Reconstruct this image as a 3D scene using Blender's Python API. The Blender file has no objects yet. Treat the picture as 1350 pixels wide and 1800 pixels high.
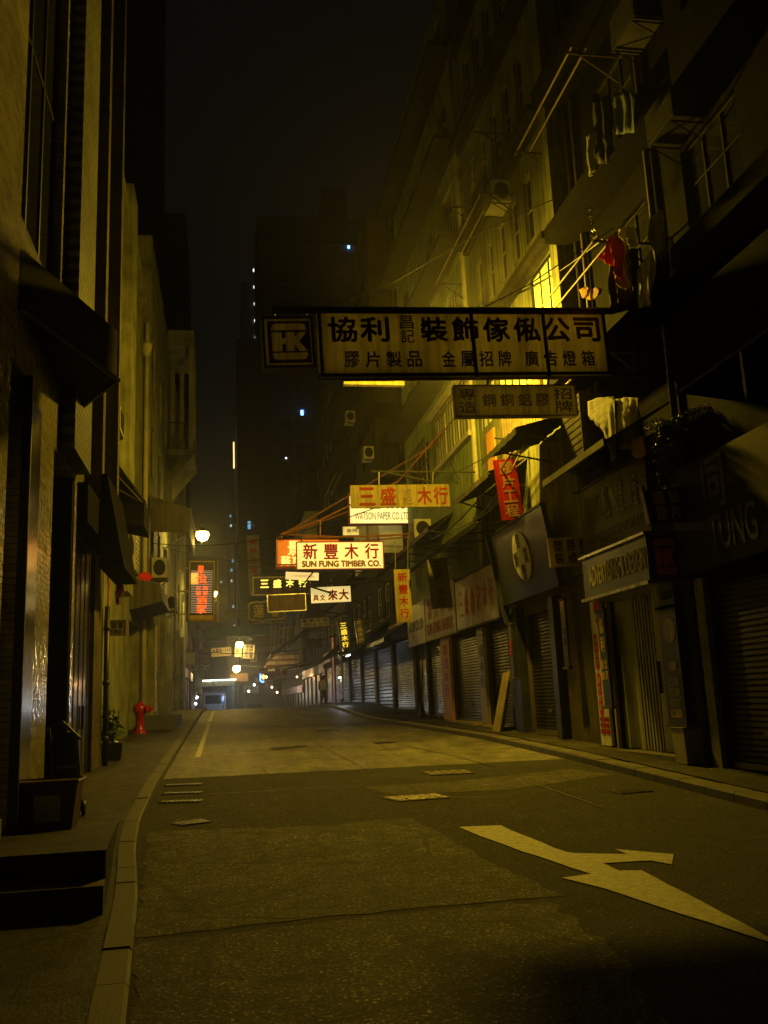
import bpy, bmesh, math, random
from mathutils import Vector as V, Matrix
random.seed(7)
SC = bpy.context.scene
COL = SC.collection
# ------------------------------------------------------------------ camera
FPX, W0, H0 = 1600.0, 1350.0, 1800.0
TH, PSI, RHO, EYE = math.radians(11.58), math.radians(10.11), 0.043, 1.5
fh = V((math.sin(PSI), math.cos(PSI), 0)); rr = V((math.cos(PSI), -math.sin(PSI), 0)); zz = V((0, 0, 1))
fw = fh*math.cos(TH) + zz*math.sin(TH); uu = -fh*math.sin(TH) + zz*math.cos(TH)
cr = rr*math.cos(RHO) - uu*math.sin(RHO); cu = rr*math.sin(RHO) + uu*math.cos(RHO)
CAM = V((0, 0, EYE))
cd = bpy.data.cameras.new("street_camera"); cam = bpy.data.objects.new("street_camera", cd); COL.objects.link(cam)
cd.sensor_fit = 'VERTICAL'; cd.sensor_height = 36; cd.lens = FPX/H0*36; cd.clip_start = .05; cd.clip_end = 2000
cam.matrix_world = Matrix(((cr.x, cu.x, -fw.x, CAM.x), (cr.y, cu.y, -fw.y, CAM.y), (cr.z, cu.z, -fw.z, CAM.z), (0, 0, 0, 1)))
SC.camera = cam
# ------------------------------------------------------------------ night sky, exposure
w = bpy.data.worlds.new("World"); SC.world = w; w.use_nodes = True
bg = w.node_tree.nodes["Background"]; bg.inputs[0].default_value = (.95, 1, .9, 1); bg.inputs[1].default_value = .0022
SC.view_settings.view_transform = 'Standard'; SC.view_settings.look = 'None'
SC.view_settings.exposure = 0; SC.view_settings.gamma = 1
SC.cycles.use_denoising = True
SC.cycles.max_bounces = 5; SC.cycles.diffuse_bounces = 3; SC.cycles.volume_bounces = 0; SC.cycles.glossy_bounces = 3
SC.cycles.sample_clamp_indirect = 4
SODIUM = (1.0, .63, .035)
# ------------------------------------------------------------------ pixel rays -> places
def ray(px, py):
    u, v = px-W0/2, py-H0/2
    return fw + cr*(u/FPX) - cu*(v/FPX)
def atY(px, py, Y):
    d = ray(px, py); return CAM + d*(Y/d.y)
def atX(px, py, X):
    d = ray(px, py); return CAM + d*(X/d.x)
def lerp(t, pts):
    if t <= pts[0][0]: return pts[0][1]
    for (a, x), (b, y) in zip(pts, pts[1:]):
        if t <= b: return x + (y-x)*(t-a)/(b-a)
    return pts[-1][1]
ZL = [(9, 0), (16, .2), (27, .58), (36, .88), (44, 1.12), (50, 1.24), (56, 1.27), (62, 1.2), (80, .6), (130, -1.6), (200, -4)]
ZR = [(10, 0), (17, .25), (22.5, .4), (36, .68), (44, 1.0), (50, 1.2), (56, 1.26), (62, 1.2), (80, .6), (130, -1.6), (200, -4)]
KL = [(-20, -.4), (4.2, -.43), (7.4, -.66), (8.5, -.76), (10, -.92), (12, -1.05), (16, -1.15), (200, -1.25)]
KR = [(-20, 6.2), (22.5, 6.3), (30, 5.9), (36, 5.5), (38, 5.45), (200, 5.3)]
def roadz(x, y):
    t = min(1, max(0, (x+1.2)/7.5)); return lerp(y, ZL)*(1-t) + lerp(y, ZR)*t
def onroad(px, py, dz=0):
    d = ray(px, py); z = 0
    for _ in range(40):
        t = (z-EYE)/d.z; p = CAM + d*t; z += .5*(roadz(p.x, p.y)+dz-z)
    return V((p.x, p.y, roadz(p.x, p.y)+dz))
def pavL(y): return lerp(y, ZL)+.12
def pavR(y): return roadz(lerp(y, KR), y)+.13
# ------------------------------------------------------------------ materials
def nt(name):
    m = bpy.data.materials.new(name); m.use_nodes = True
    return m, m.node_tree.nodes, m.node_tree.links, m.node_tree.nodes["Principled BSDF"]
def coords(N, L, sc=(1, 1, 1)):
    tc = N.new("ShaderNodeTexCoord"); mp = N.new("ShaderNodeMapping"); mp.inputs["Scale"].default_value = sc
    L.new(tc.outputs["Object"], mp.inputs["Vector"]); return mp.outputs["Vector"]
def noise(N, L, vec, scale, detail=5, rough=.6):
    n = N.new("ShaderNodeTexNoise"); n.inputs["Scale"].default_value = scale; n.inputs["Detail"].default_value = detail
    n.inputs["Roughness"].default_value = rough; L.new(vec, n.inputs["Vector"]); return n.outputs["Fac"]
def ramp(N, L, fac, stops):
    r = N.new("ShaderNodeValToRGB"); L.new(fac, r.inputs[0]); e = r.color_ramp.elements
    while len(e) < len(stops): e.new(.5)
    for k, (p, c) in zip(e, stops): k.position = p; k.color = (c, c, c, 1) if not isinstance(c, tuple) else (*c, 1)
    return r.outputs[0]
def mix(N, L, a, b, fac, mode='MULTIPLY'):
    m = N.new("ShaderNodeMix"); m.data_type = 'RGBA'; m.blend_type = mode
    for s, v in ((m.inputs[6], a), (m.inputs[7], b), (m.inputs[0], fac)):
        if hasattr(v, 'is_linked') or hasattr(v, 'links'): L.new(v, s)
        else: s.default_value = v if not isinstance(v, tuple) else (*v[:3], 1)
    return m.outputs[2]
def bumpn(N, L, B, fac, strength, dist=.01):
    b = N.new("ShaderNodeBump"); b.inputs["Strength"].default_value = strength; b.inputs["Distance"].default_value = dist
    L.new(fac, b.inputs["Height"]); L.new(b.outputs[0], B.inputs["Normal"])
def M(name, col, rough=.7, var=.35, scale=2.5, bump=.25, bscale=60, metal=0, streak=0, spec=.5, rvar=.1):
    m, N, L, B = nt(name)
    v = coords(N, L); f = noise(N, L, v, scale)
    c = mix(N, L, col, ramp(N, L, f, [(.3, 1-var), (.7, 1.0)]), 1.0)
    if streak:
        s = noise(N, L, coords(N, L, (7, 7, .35)), 1.6, 4)
        c = mix(N, L, c, ramp(N, L, s, [(.38, 1-streak), (.6, 1.0)]), 1.0)
    L.new(c, B.inputs["Base Color"]); B.inputs["Metallic"].default_value = metal
    B.inputs["Specular IOR Level"].default_value = spec
    L.new(ramp(N, L, f, [(.2, max(.03, rough-rvar)), (.8, min(1, rough+rvar))]), B.inputs["Roughness"])
    if bump: bumpn(N, L, B, noise(N, L, v, bscale, 4), bump, .012)
    return m
def E(name, col, strength, base=None):
    m, N, L, B = nt(name); B.inputs["Base Color"].default_value = (*(base or col), 1)
    B.inputs["Emission Color"].default_value = (*col, 1); B.inputs["Emission Strength"].default_value = strength
    B.inputs["Roughness"].default_value = .4; return m
def lightbox(name, col, strength, tube=.35):
    # translucent sign face lit by tubes inside: soft uneven glow
    m, N, L, B = nt(name); v = coords(N, L)
    f = noise(N, L, v, 1.3, 3); c = mix(N, L, col, ramp(N, L, f, [(.3, 1-tube), (.7, 1.0)]), 1.0)
    L.new(c, B.inputs["Emission Color"]); B.inputs["Base Color"].default_value = (*col, 1)
    B.inputs["Emission Strength"].default_value = strength; B.inputs["Roughness"].default_value = .35; return m
def tiles(name, col, grout, sx, sz, rough=.15, axes='YZ', bump=.6, var=.35):
    m, N, L, B = nt(name); v = coords(N, L)
    sp = N.new("ShaderNodeSeparateXYZ"); L.new(v, sp.inputs[0]); cb = N.new("ShaderNodeCombineXYZ")
    L.new(sp.outputs[axes[0]], cb.inputs[0]); L.new(sp.outputs[axes[1]], cb.inputs[1])
    br = N.new("ShaderNodeTexBrick"); L.new(cb.outputs[0], br.inputs["Vector"])
    br.inputs["Color1"].default_value = (*col, 1); br.inputs["Color2"].default_value = (*[k*(1-var) for k in col], 1)
    br.inputs["Mortar"].default_value = (*grout, 1); br.inputs["Scale"].default_value = 1
    br.inputs["Brick Width"].default_value = sx; br.inputs["Row Height"].default_value = sz
    br.inputs["Mortar Size"].default_value = min(sx, sz)*.07; br.offset = 0.5
    f = noise(N, L, v, .8)
    L.new(mix(N, L, br.outputs["Color"], ramp(N, L, f, [(.3, .55), (.65, 1.0)]), 1.0), B.inputs["Base Color"])
    L.new(ramp(N, L, br.outputs["Fac"], [(0, rough), (1, .8)]), B.inputs["Roughness"])
    inv = N.new("ShaderNodeMath"); inv.operation = 'SUBTRACT'; inv.inputs[0].default_value = 1; L.new(br.outputs["Fac"], inv.inputs[1])
    ad = N.new("ShaderNodeMath"); ad.operation = 'MULTIPLY_ADD'; L.new(noise(N, L, v, 6, 2), ad.inputs[0]); ad.inputs[1].default_value = 2.4
    L.new(inv.outputs[0], ad.inputs[2]); bumpn(N, L, B, ad.outputs[0], bump, .012); return m
def asphalt(name, dark, light, grain=60, bump=.9, rough=.45, crack=True, spec=.16):
    m, N, L, B = nt(name); v = coords(N, L)
    g = noise(N, L, v, grain, 3, .7); big = noise(N, L, v, .55, 6, .65); mid = noise(N, L, v, 4.5, 6, .7)
    c = ramp(N, L, g, [(.4, dark), (.58, tuple(.45*a+.55*b for a, b in zip(dark, light))), (.67, tuple(min(.5, k*3.6) for k in light))])
    c = mix(N, L, c, ramp(N, L, big, [(.35, .6), (.65, 1.15)]), 1.0)
    c = mix(N, L, c, ramp(N, L, mid, [(.38, .42), (.55, 1.0)]), 1.0)
    st = noise(N, L, v, 1.3, 7, .7); c = mix(N, L, c, ramp(N, L, st, [(.36, .45), (.47, 1.0)]), 1.0)
    ws = noise(N, L, coords(N, L, (1.1, .12, 1)), 2.2, 5); c = mix(N, L, c, ramp(N, L, ws, [(.4, .75), (.6, 1.1)]), 1.0)
    if crack:
        vo = N.new("ShaderNodeTexVoronoi"); vo.feature = 'DISTANCE_TO_EDGE'; vo.inputs["Scale"].default_value = .42
        wv = N.new("ShaderNodeMix"); wv.data_type = 'RGBA'; wv.blend_type = 'LINEAR_LIGHT'; wv.inputs[0].default_value = .06
        nn = N.new("ShaderNodeTexNoise"); nn.inputs["Scale"].default_value = 3; nn.inputs["Detail"].default_value = 6
        L.new(v, nn.inputs["Vector"]); L.new(v, wv.inputs[6]); L.new(nn.outputs["Color"], wv.inputs[7]); L.new(wv.outputs[2], vo.inputs["Vector"])
        c = mix(N, L, c, ramp(N, L, vo.outputs["Distance"], [(.003, .45), (.012, 1.0)]), 1.0)
    L.new(c, B.inputs["Base Color"])
    L.new(ramp(N, L, g, [(.5, rough), (.62, rough), (.7, .3)]), B.inputs["Roughness"]); B.inputs["Specular IOR Level"].default_value = spec
    ad = N.new("ShaderNodeMath"); ad.operation = 'MULTIPLY_ADD'; L.new(mid, ad.inputs[0]); ad.inputs[1].default_value = 1.5
    L.new(g, ad.inputs[2]); bumpn(N, L, B, ad.outputs[0], bump, .012); return m
# ------------------------------------------------------------------ mesh collector
class Fr:                                            # local frame: x along r, y along u, z along n
    def __init__(s, o, r, u, n=None):
        s.o = V(o); s.r = V(r).normalized(); s.u = V(u); s.u = (s.u - s.r*s.u.dot(s.r)).normalized()
        s.n = V(n) if n else s.r.cross(s.u)
    def p(s, x, y, z=0): return s.o + s.r*x + s.u*y + s.n*z
WORLD = Fr((0, 0, 0), (1, 0, 0), (0, 1, 0))
class MB:
    def __init__(s): s.v = []; s.f = []; s.sm = []
    def add(s, vs, fs, sm=False):
        b = len(s.v); s.v += [tuple(p) for p in vs]; s.f += [[b+i for i in f] for f in fs]; s.sm += [sm]*len(fs); return s
    def quad(s, a, b, c, d): return s.add([a, b, c, d], [[0, 1, 2, 3]])
    def poly(s, pts): return s.add(pts, [list(range(len(pts)))])
    def box(s, x0, x1, y0, y1, z0, z1, fr=WORLD):
        P = [fr.p(x, y, z) for z in (z0, z1) for y in (y0, y1) for x in (x0, x1)]
        return s.add(P, [[0, 2, 3, 1], [4, 5, 7, 6], [0, 1, 5, 4], [2, 6, 7, 3], [0, 4, 6, 2], [1, 3, 7, 5]])
    def prism(s, pts, vec):
        n = len(pts); vec = V(vec); P = [V(p) for p in pts]; Q = [p+vec for p in P]
        return s.add(P+Q, [list(range(n))[::-1], list(range(n, 2*n))] + [[i, (i+1) % n, n+(i+1) % n, n+i] for i in range(n)])
    def tube(s, path, r, n=6, cap=True):
        P = [V(p) for p in path]; rad = r if isinstance(r, (list, tuple)) else [r]*len(P)
        vs = []; fs = []
        for i, p in enumerate(P):
            t = (P[min(i+1, len(P)-1)] - P[max(i-1, 0)]).normalized()
            a = t.cross(V((0, 0, 1)) if abs(t.z) < .9 else V((1, 0, 0))).normalized(); b = t.cross(a)
            vs += [p + (a*math.cos(2*math.pi*k/n) + b*math.sin(2*math.pi*k/n))*rad[i] for k in range(n)]
        for i in range(len(P)-1):
            for k in range(n): fs.append([i*n+k, i*n+(k+1) % n, (i+1)*n+(k+1) % n, (i+1)*n+k])
        if cap: fs += [list(range(n))[::-1], list(range((len(P)-1)*n, len(P)*n))]
        return s.add(vs, fs, n > 6)
    def lathe(s, o, prof, n=20, ax=(0, 0, 1)):
        o = V(o); ax = V(ax).normalized(); return s.tube2([(o+ax*z, ax) for r, z in prof], [r for r, z in prof], n)
    def tube2(s, pa, rad, n):
        vs = []; fs = []
        for (p, t), r in zip(pa, rad):
            a = t.cross(V((0, 0, 1)) if abs(t.z) < .9 else V((1, 0, 0))).normalized(); b = t.cross(a)
            vs += [p + (a*math.cos(2*math.pi*k/n) + b*math.sin(2*math.pi*k/n))*r for k in range(n)]
        for i in range(len(pa)-1):
            for k in range(n): fs.append([i*n+k, i*n+(k+1) % n, (i+1)*n+(k+1) % n, (i+1)*n+k])
        fs += [list(range(n))[::-1], list(range((len(pa)-1)*n, len(pa)*n))]
        return s.add(vs, fs, True)
    def build(s, name, m, parent=None):
        me = bpy.data.meshes.new(name); me.from_pydata(s.v, [], s.f); me.validate()
        if len(me.polygons) == len(s.sm): me.polygons.foreach_set("use_smooth", s.sm)
        me.materials.append(m); me.update()
        return link(name, me, parent)
def link(name, data, parent=None):
    o = bpy.data.objects.new(name, data); COL.objects.link(o)
    if parent is not None:
        o.parent = parent
        top = parent
        while top.parent: top = top.parent
        o.matrix_parent_inverse = Matrix.Translation(-top.location) if parent is top else Matrix.Identity(4)
    return o
def tag(o, label, cat, group=None):
    o["label"] = label; o["category"] = cat
    if group: o["group"] = group
    return o
def thing(name, label, cat, loc, group=None):
    o = bpy.data.objects.new(name, None); COL.objects.link(o); o.location = loc; o.empty_display_size = .2
    return tag(o, label, cat, group)
def struct(o, kind='structure'): o["kind"] = kind; return o
# ------------------------------------------------------------------ lettering
_tc = {}
def glyphs(body, bold):
    k = (body, bold)
    if k in _tc: return _tc[k]
    c = bpy.data.curves.new("lettering", 'FONT'); c.body = body; c.size = 1; c.extrude = .002; c.offset = bold; c.resolution_u = 3
    c.space_line = .95; c.align_x = 'CENTER'
    o = bpy.data.objects.new("lettering", c); COL.objects.link(o)
    dg = bpy.context.evaluated_depsgraph_get(); me = bpy.data.meshes.new_from_object(o.evaluated_get(dg))
    bpy.data.objects.remove(o); bpy.data.curves.remove(c)
    vs = [tuple(v.co) for v in me.vertices]; fs = [list(p.vertices) for p in me.polygons]; bpy.data.meshes.remove(me)
    x0 = min(v[0] for v in vs); x1 = max(v[0] for v in vs); y0 = min(v[1] for v in vs); y1 = max(v[1] for v in vs)
    _tc[k] = ([((x-x0)/(x1-x0), (y-y0)/(y1-y0), z) for x, y, z in vs], fs); return _tc[k]
def letters(mb, fr, body, x0, y0, x1, y1, d, bold=.015, slant=0):
    vs, fs = glyphs(body, 0); b = bold*min(x1-x0, y1-y0)*1.15 if len(body) == 1 else bold*1.5*(y1-y0)
    for k, (ox, oy) in enumerate(((0, 0), (b, b*.5), (-b, -b*.5), (b*.4, -b), (-b*.4, b)) if bold > .004 else ((0, 0),)):
        mb.add([fr.p(x0+ox+(x1-x0)*x+slant*y*(y1-y0), y0+oy+(y1-y0)*y, d+.0012*k+(.003 if z > 0 else 0)) for x, y, z in vs], fs)
def row(mb, fr, chars, x0, y0, x1, y1, d, bold=.015, fill=.86):   # one character per cell, left to right
    n = len(chars); c = (x1-x0)/n
    for i, ch in enumerate(chars):
        if ch != ' ': letters(mb, fr, ch, x0+c*(i+.5-fill/2), y0, x0+c*(i+.5+fill/2), y1, d, bold)
def colm(mb, fr, chars, x0, y0, x1, y1, d, bold=.015, fill=.86):  # top to bottom
    n = len(chars); c = (y1-y0)/n
    for i, ch in enumerate(chars):
        if ch != ' ': letters(mb, fr, ch, x0, y1-c*(i+.5+fill/2), x1, y1-c*(i+.5-fill/2), d, bold)
def plastic(name, col, trans, streak=.6):
    # sign acrylic: light from behind soaks through it
    m, N, L, B = nt(name); v = coords(N, L); f = noise(N, L, v, 1.4)
    c = mix(N, L, col, ramp(N, L, f, [(.3, .65), (.7, 1.0)]), 1.0); s = noise(N, L, coords(N, L, (5, 5, .12)), 1.6, 4)
    c = mix(N, L, c, ramp(N, L, s, [(.36, 1-streak), (.56, 1.0)]), 1.0); L.new(c, B.inputs["Base Color"]); B.inputs["Roughness"].default_value = .45
    tr = N.new("ShaderNodeBsdfTranslucent"); L.new(c, tr.inputs["Color"]); mx = N.new("ShaderNodeMixShader"); mx.inputs[0].default_value = trans
    L.new(B.outputs[0], mx.inputs[1]); L.new(tr.outputs[0], mx.inputs[2]); L.new(mx.outputs[0], N["Material Output"].inputs["Surface"]); return m
# ------------------------------------------------------------------ material library
m_asphalt = asphalt("asphalt_dark", (.008, .0078, .007), (.04, .038, .032), 34, 1.0, .92, spec=.5)
m_worn = asphalt("asphalt_worn", (.04, .038, .031), (.125, .118, .095), 38, .8, .88, spec=.5)
m_slab = asphalt("road_concrete", (.085, .08, .062), (.24, .22, .15), 55, .6, .6, spec=.5)
m_pave = asphalt("pavement_concrete", (.035, .033, .027), (.08, .075, .06), 70, .6, .6)
m_kerb = M("kerb_granite", (.095, .088, .072), .65, .5, 3, .5, 90)
m_paint = M("road_paint", (.6, .57, .46), .6, .45, 26, .6, 60, 0, .3)
m_crack = M("crack_tar", (.012, .012, .011), .5)
m_iron = M("cast_iron", (.12, .11, .095), .35, .4, 8, .6, 60, .8)
m_dark = M("shade_black", (.012, .012, .012), .9, .2)  # near-black surface painted in for the shade inside openings
m_black = M("black_metal", (.02, .02, .02), .45, .3, 5, .2)
m_rust = M("rusty_steel", (.07, .05, .035), .7, .5, 6, .4, 60, .3)
m_orangebar = M("primer_bar", (.42, .17, .05), .55, .4, 5)
m_grey = M("grey_metal", (.2, .2, .19), .4, .35, 4, .15, 50, .5)
m_alu = M("aluminium", (.45, .45, .43), .3, .25, 4, .1, 50, .8)
m_cream = M("cream_board", (.62, .52, .32), .5, .45, 1.6, .1, 40, 0, .55)
m_white = M("white_board", (.72, .69, .58), .45, .35, 2, .1, 40, 0, .4)
m_ylw = M("yellow_board", (.72, .55, .12), .45, .35, 2, .1, 40, 0, .35)
m_redtxt = M("red_letter", (.52, .025, .012), .4, .25, 6, 0, spec=.06)
m_drk = M("maroon_letter", (.06, .012, .012), .45, .3, 6, 0)
m_blktxt = M("black_letter", (.015, .014, .013), .45, .2, 6, 0)
m_redbd = M("red_board", (.5, .012, .012), .5, .4, 2, .1, 40, 0, .4)
m_goldtxt = M("gold_letter", (.75, .55, .1), .35, .3, 6, 0)
m_navy = M("navy_board", (.02, .025, .07), .4, .4, 2)
m_brown = M("brown_board", (.2, .085, .03), .5, .6, 2, .1, 40, 0, .4)
m_green = M("green_board", (.03, .2, .07), .7, .5, 1.5, .2, 30, 0, .5)
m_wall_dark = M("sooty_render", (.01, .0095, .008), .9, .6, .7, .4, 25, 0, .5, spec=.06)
m_wall_grey = M("grey_render", (.06, .056, .044), .85, .5, .8, .4, 25, 0, .5, spec=.06)
m_wall_lit = M("stained_plaster", (.27, .28, .15), .8, .6, 1.2, .4, 25, 0, .5, spec=.1)
m_wall_green = M("green_paint_wall", (.36, .46, .18), .8, .45, .7, .3, 25, 0, .45, spec=.1)
m_wall_pale = M("pale_plaster", (.33, .335, .2), .8, .6, 1.3, .4, 25, 0, .28, spec=.1)
m_wall_buff = M("buff_render", (.13, .115, .08), .85, .6, 1.4, .35, 25, 0, .25, spec=.06)
m_wall_far = M("far_concrete", (.07, .07, .065), .9, .4, .3, 0, spec=.06)
m_ledge = M("sooty_ledge", (.012, .0115, .01), .9, .5, 1.2, .3, 25, 0, .5, spec=.06)
m_trim = M("pale_trim", (.6, .56, .4), .7, .4, 2, .2)
m_frame = M("window_frame", (.3, .28, .22), .6, .4, 4, .1)
m_glass = M("dark_glass", (.02, .022, .022), .08, .3, 1, 0)
m_panelit = M("white_shutter_pane", (.72, .82, .55), .35, .2, 1.5, 0)
m_tile = tiles("buff_glazed_tile", (.42, .38, .28), (.12, .11, .09), .24, .075, .14)
m_tile2 = tiles("grey_small_tile", (.22, .22, .2), (.08, .08, .07), .2, .1, .3)
m_shut = M("steel_shutter", (.09, .09, .085), .34, .4, 1.2, .15, 40, .6, .35)
m_shutd = M("dark_shutter", (.04, .04, .036), .42, .4, 1.2, .15, 40, .5, .35)
m_cloth_aw = M("awning_canvas", (.02, .022, .02), .9, .5, 1.5, .3, 80, spec=.06)
m_tin = M("corrugated_tin", (.14, .13, .11), .6, .6, 1.5, .3, 30, .4, .5)
m_leaf = M("leaf_green", (.09, .15, .035), .3, .5, 6, 0)
m_leafdry = M("leaf_dry", (.13, .1, .025), .45, .5, 6, 0)
m_red = M("hydrant_red", (.36, .01, .01), .25, .25, 5, .1)
m_orange = M("orange_paint", (.72, .34, .06), .6, .25, 1, .15, 40, 0, .2)
m_blue = M("blue_paint_steel", (.05, .06, .09), .35, .4, 2, .15, 50, .5)
m_whitedoor = M("white_door_steel", (.5, .5, .46), .4, .3, 1.5, .1, 40, .1, .3)
m_ac = M("ac_casing", (.5, .48, .4), .5, .35, 3, .1)
m_acd = M("dim_casing", (.07, .068, .055), .6, .5, 3, .1, spec=.06)  # darker casing copy, near right house's dimness put into the colour
m_framed = M("dim_frame", (.05, .048, .04), .6, .4, 4, .1, spec=.06)  # window frame copy darkened to suit the same dim house
m_copper = M("polished_steel", (.4, .36, .3), .16, .2, .8, .05, 20, .95)
m_wood = M("old_board", (.28, .22, .12), .7, .5, 4, .3, 40)
m_cable = M("black_cable", (.02, .02, .018), .6, .2)
m_cord = M("pale_cord", (.3, .25, .14), .6, .2)
m_bamboo = M("bamboo_pole", (.3, .24, .12), .6, .4, 8)
# ------------------------------------------------------------------ lamps (the light each gives belongs to its lantern)
def point(name, loc, watts, col, radius=.12, parent=None):
    l = bpy.data.lights.new(name, 'POINT'); l.energy = watts; l.color = col; l.shadow_soft_size = radius
    o = link(name, l, parent); o.location = loc if parent is None else V(loc); return o
def street_lamp(label, loc, watts, col, arm_from, bulb=.16, glow=60, group="street lamps over the road", drop=0, rim=.12):
    t = thing("street_lamp", label, "street lamp", arm_from, group); loc = V(loc); a = V(arm_from)
    MB().tube([a, a+V((0, 0, .35)), loc+V((0, 0, .45)), loc+V((0, 0, .3))], .035, 8).build("arm", m_grey, t)
    MB().box(a.x-.1, a.x+.1, a.y-.1, a.y+.1, a.z-.25, a.z+.25).build("wall_plate", m_grey, t)
    MB().lathe(loc, [(.05, .34), (.16, .28), (.24, .18), (.265, rim), (.25, rim)], 16).build("lantern_hood", m_grey, t)
    b = MB().lathe(loc+V((0, 0, drop)), [(.01, -bulb), (bulb*.7, -bulb*.75), (bulb, -.02), (bulb*.8, bulb*.6), (.02, bulb*.75)], 16).build("lamp_bulb", E("lamp_glow", col, glow), t)
    b.visible_shadow = True
    point("lamp_light", loc+V((0, 0, -bulb-.06+drop)), watts, col, .24 if drop else .12, t); return t
LAMP = atY(790, 590, 19.3)
street_lamp("sodium street lamp hidden behind the big cream signboard, lighting the wall", LAMP, 5600, SODIUM, V((7.36, 20.0, LAMP.z-.1)), .1, 40, drop=.15, rim=.035)
street_lamp("large glaring street lamp high above the left pavement beside the awning sheet", atY(356, 940, 42), 420, (1, .66, .11), V((-2.7, 42, 8.3)), .3, 45)
street_lamp("street lamp shining right beside the neon restaurant sign", atY(374, 1042, 60), 600, (1, .66, .1), V((-2.72, 60, 8.4)), .3, 40)
street_lamp("pinkish white lamp above the small lit red character sign far down the street", atY(421, 1133, 92), 900, (1, .68, .2), V((-2.5, 93, 7.4)), .38, 25)
street_lamp("farthest pinkish white lamp, low over the end of the street", atY(416, 1175, 130), 1200, (1, .68, .22), V((5.2, 131, 6.2)), .55, 22)
# ------------------------------------------------------------------ ground, road, pavements
g = MB()
for i in range(40):
    for j in range(30):
        xs = (-200+i*10, -190+i*10); ys = (-40+j*20, -20+j*20)
        g.quad((xs[0], ys[0], -8 if ys[0] > 100 else -2.2), (xs[1], ys[0], -8 if ys[0] > 100 else -2.2), (xs[1], ys[1], -8 if ys[1] > 100 else -2.2), (xs[0], ys[1], -8 if ys[1] > 100 else -2.2))
struct(g.build("ground", m_pave))
def sheet(name, m, xa, xb, ya, yb, dz, sx=.5, sy=.5, parent=None, jag=0):
    s = MB(); ny = max(1, int((yb-ya)/sy)); nx = None; idx = []
    rows = []
    for j in range(ny+1):
        y = ya+(yb-ya)*j/ny; a = xa(y) if callable(xa) else xa; b = xb(y) if callable(xb) else xb
        n = max(2, int(7.5/sx)); rows.append([(a+(b-a)*i/n, y, roadz(a+(b-a)*i/n, y)+dz) for i in range(n+1)])
    vs = [p for r in rows for p in r]; n = len(rows[0]); fs = []
    for j in range(ny):
        for i in range(n-1): fs.append([j*n+i, j*n+i+1, (j+1)*n+i+1, (j+1)*n+i])
    return s.add(vs, fs).build(name, m, parent)
kl = lambda y: lerp(y, KL); kr = lambda y: lerp(y, KR)
road = struct(sheet("road", m_asphalt, lambda y: kl(y)-.02, lambda y: kr(y)+.02, -14, 200, 0))
ys_b = lambda x: 17.3 - .06*(x+1)
def slabsheet():
    s = MB(); vs = []; n = 15
    ys = [0]+[.5*k for k in range(1, 121)]
    for k, yy in enumerate(ys):
        for i in range(n+1):
            y0 = 17.4+yy; a = kl(y0)+.02; b = kr(y0)-.02; x = a+(b-a)*i/n; y = (17.4-.07*(x+1)+random.uniform(-.03, .03)) if k == 0 else y0
            vs.append((x, y, roadz(x, y)+.005))
    fs = [[k*(n+1)+i, k*(n+1)+i+1, (k+1)*(n+1)+i+1, (k+1)*(n+1)+i] for k in range(len(ys)-1) for i in range(n)]
    return s.add(vs, fs).build("road_slab", m_slab, road)
slabsheet()
def jagline(pts, amp, step):
    out = []
    for (a, b) in zip(pts, pts[1:]):
        n = max(1, int((b-a).length/step))
        out += [a+(b-a)*(k/n)+V((random.uniform(-amp, amp), random.uniform(-amp, amp), 0)) for k in range(n)]
    return out+[pts[-1]]
def patch(name, m, pix, dz, amp=.04, step=.18, closed=True):
    pts = [onroad(*p) if not isinstance(p, V) else p for p in pix]; pts = jagline(pts+[pts[0]], amp, step)[:-1]
    me = bpy.data.meshes.new(name); bm = bmesh.new()
    f = bm.faces.new([bm.verts.new(p) for p in pts]); bmesh.ops.triangulate(bm, faces=[f])
    for v in bm.verts: v.co.z = roadz(v.co.x, v.co.y)+dz
    bm.to_mesh(me); bm.free(); me.materials.append(m); return link(name, me, road)
patch("worn_patch", m_worn, [(262, 1462), (560, 1452), (722, 1437), (800, 1480), (985, 1574), (640, 1606), (238, 1648)], .004)
patch("worn_patch", m_worn, [(236, 1660), (700, 1608), (965, 1584), (1090, 1680), (1180, 1799), (1240, 1900), (222, 1900)], .004, .05)
patch("worn_patch", m_worn, [(640, 1384), (800, 1374), (1000, 1352), (1080, 1362), (900, 1388), (700, 1398)], .004, .03)
def strip(name, m, pix, wid, dz, amp=.012, step=.15, parent=None):
    P = jagline([onroad(*p) for p in pix], amp, step); s = MB(); vs = []
    for i, p in enumerate(P):
        t = (P[min(i+1, len(P)-1)]-P[max(i-1, 0)]); t.z = 0; t.normalize(); q = V((-t.y, t.x, 0))*wid*random.uniform(.5, 1.2)
        for k in (-1, 1):
            c = p+q*k; vs.append((c.x, c.y, roadz(c.x, c.y)+dz))
    return s.add(vs, [[2*i, 2*i+1, 2*i+3, 2*i+2] for i in range(len(P)-1)]).build(name, m, parent or road)
for px_ in ([(498, 1276), (560, 1310), (650, 1356)], [(700, 1308), (800, 1330), (870, 1349)], [(425, 1276), (445, 1292)], [(300, 1340), (420, 1331)], [(340, 1312), (520, 1304), (760, 1294)],
            [(640, 1270), (380, 1273)], [(300, 1400), (450, 1392), (640, 1382)], [(740, 1402), (900, 1402)], [(930, 1375), (1060, 1420)], [(262, 1480), (420, 1462)], [(560, 1262), (700, 1290)]):
    strip("road_joint", m_crack, px_, .022, .0085)
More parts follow.
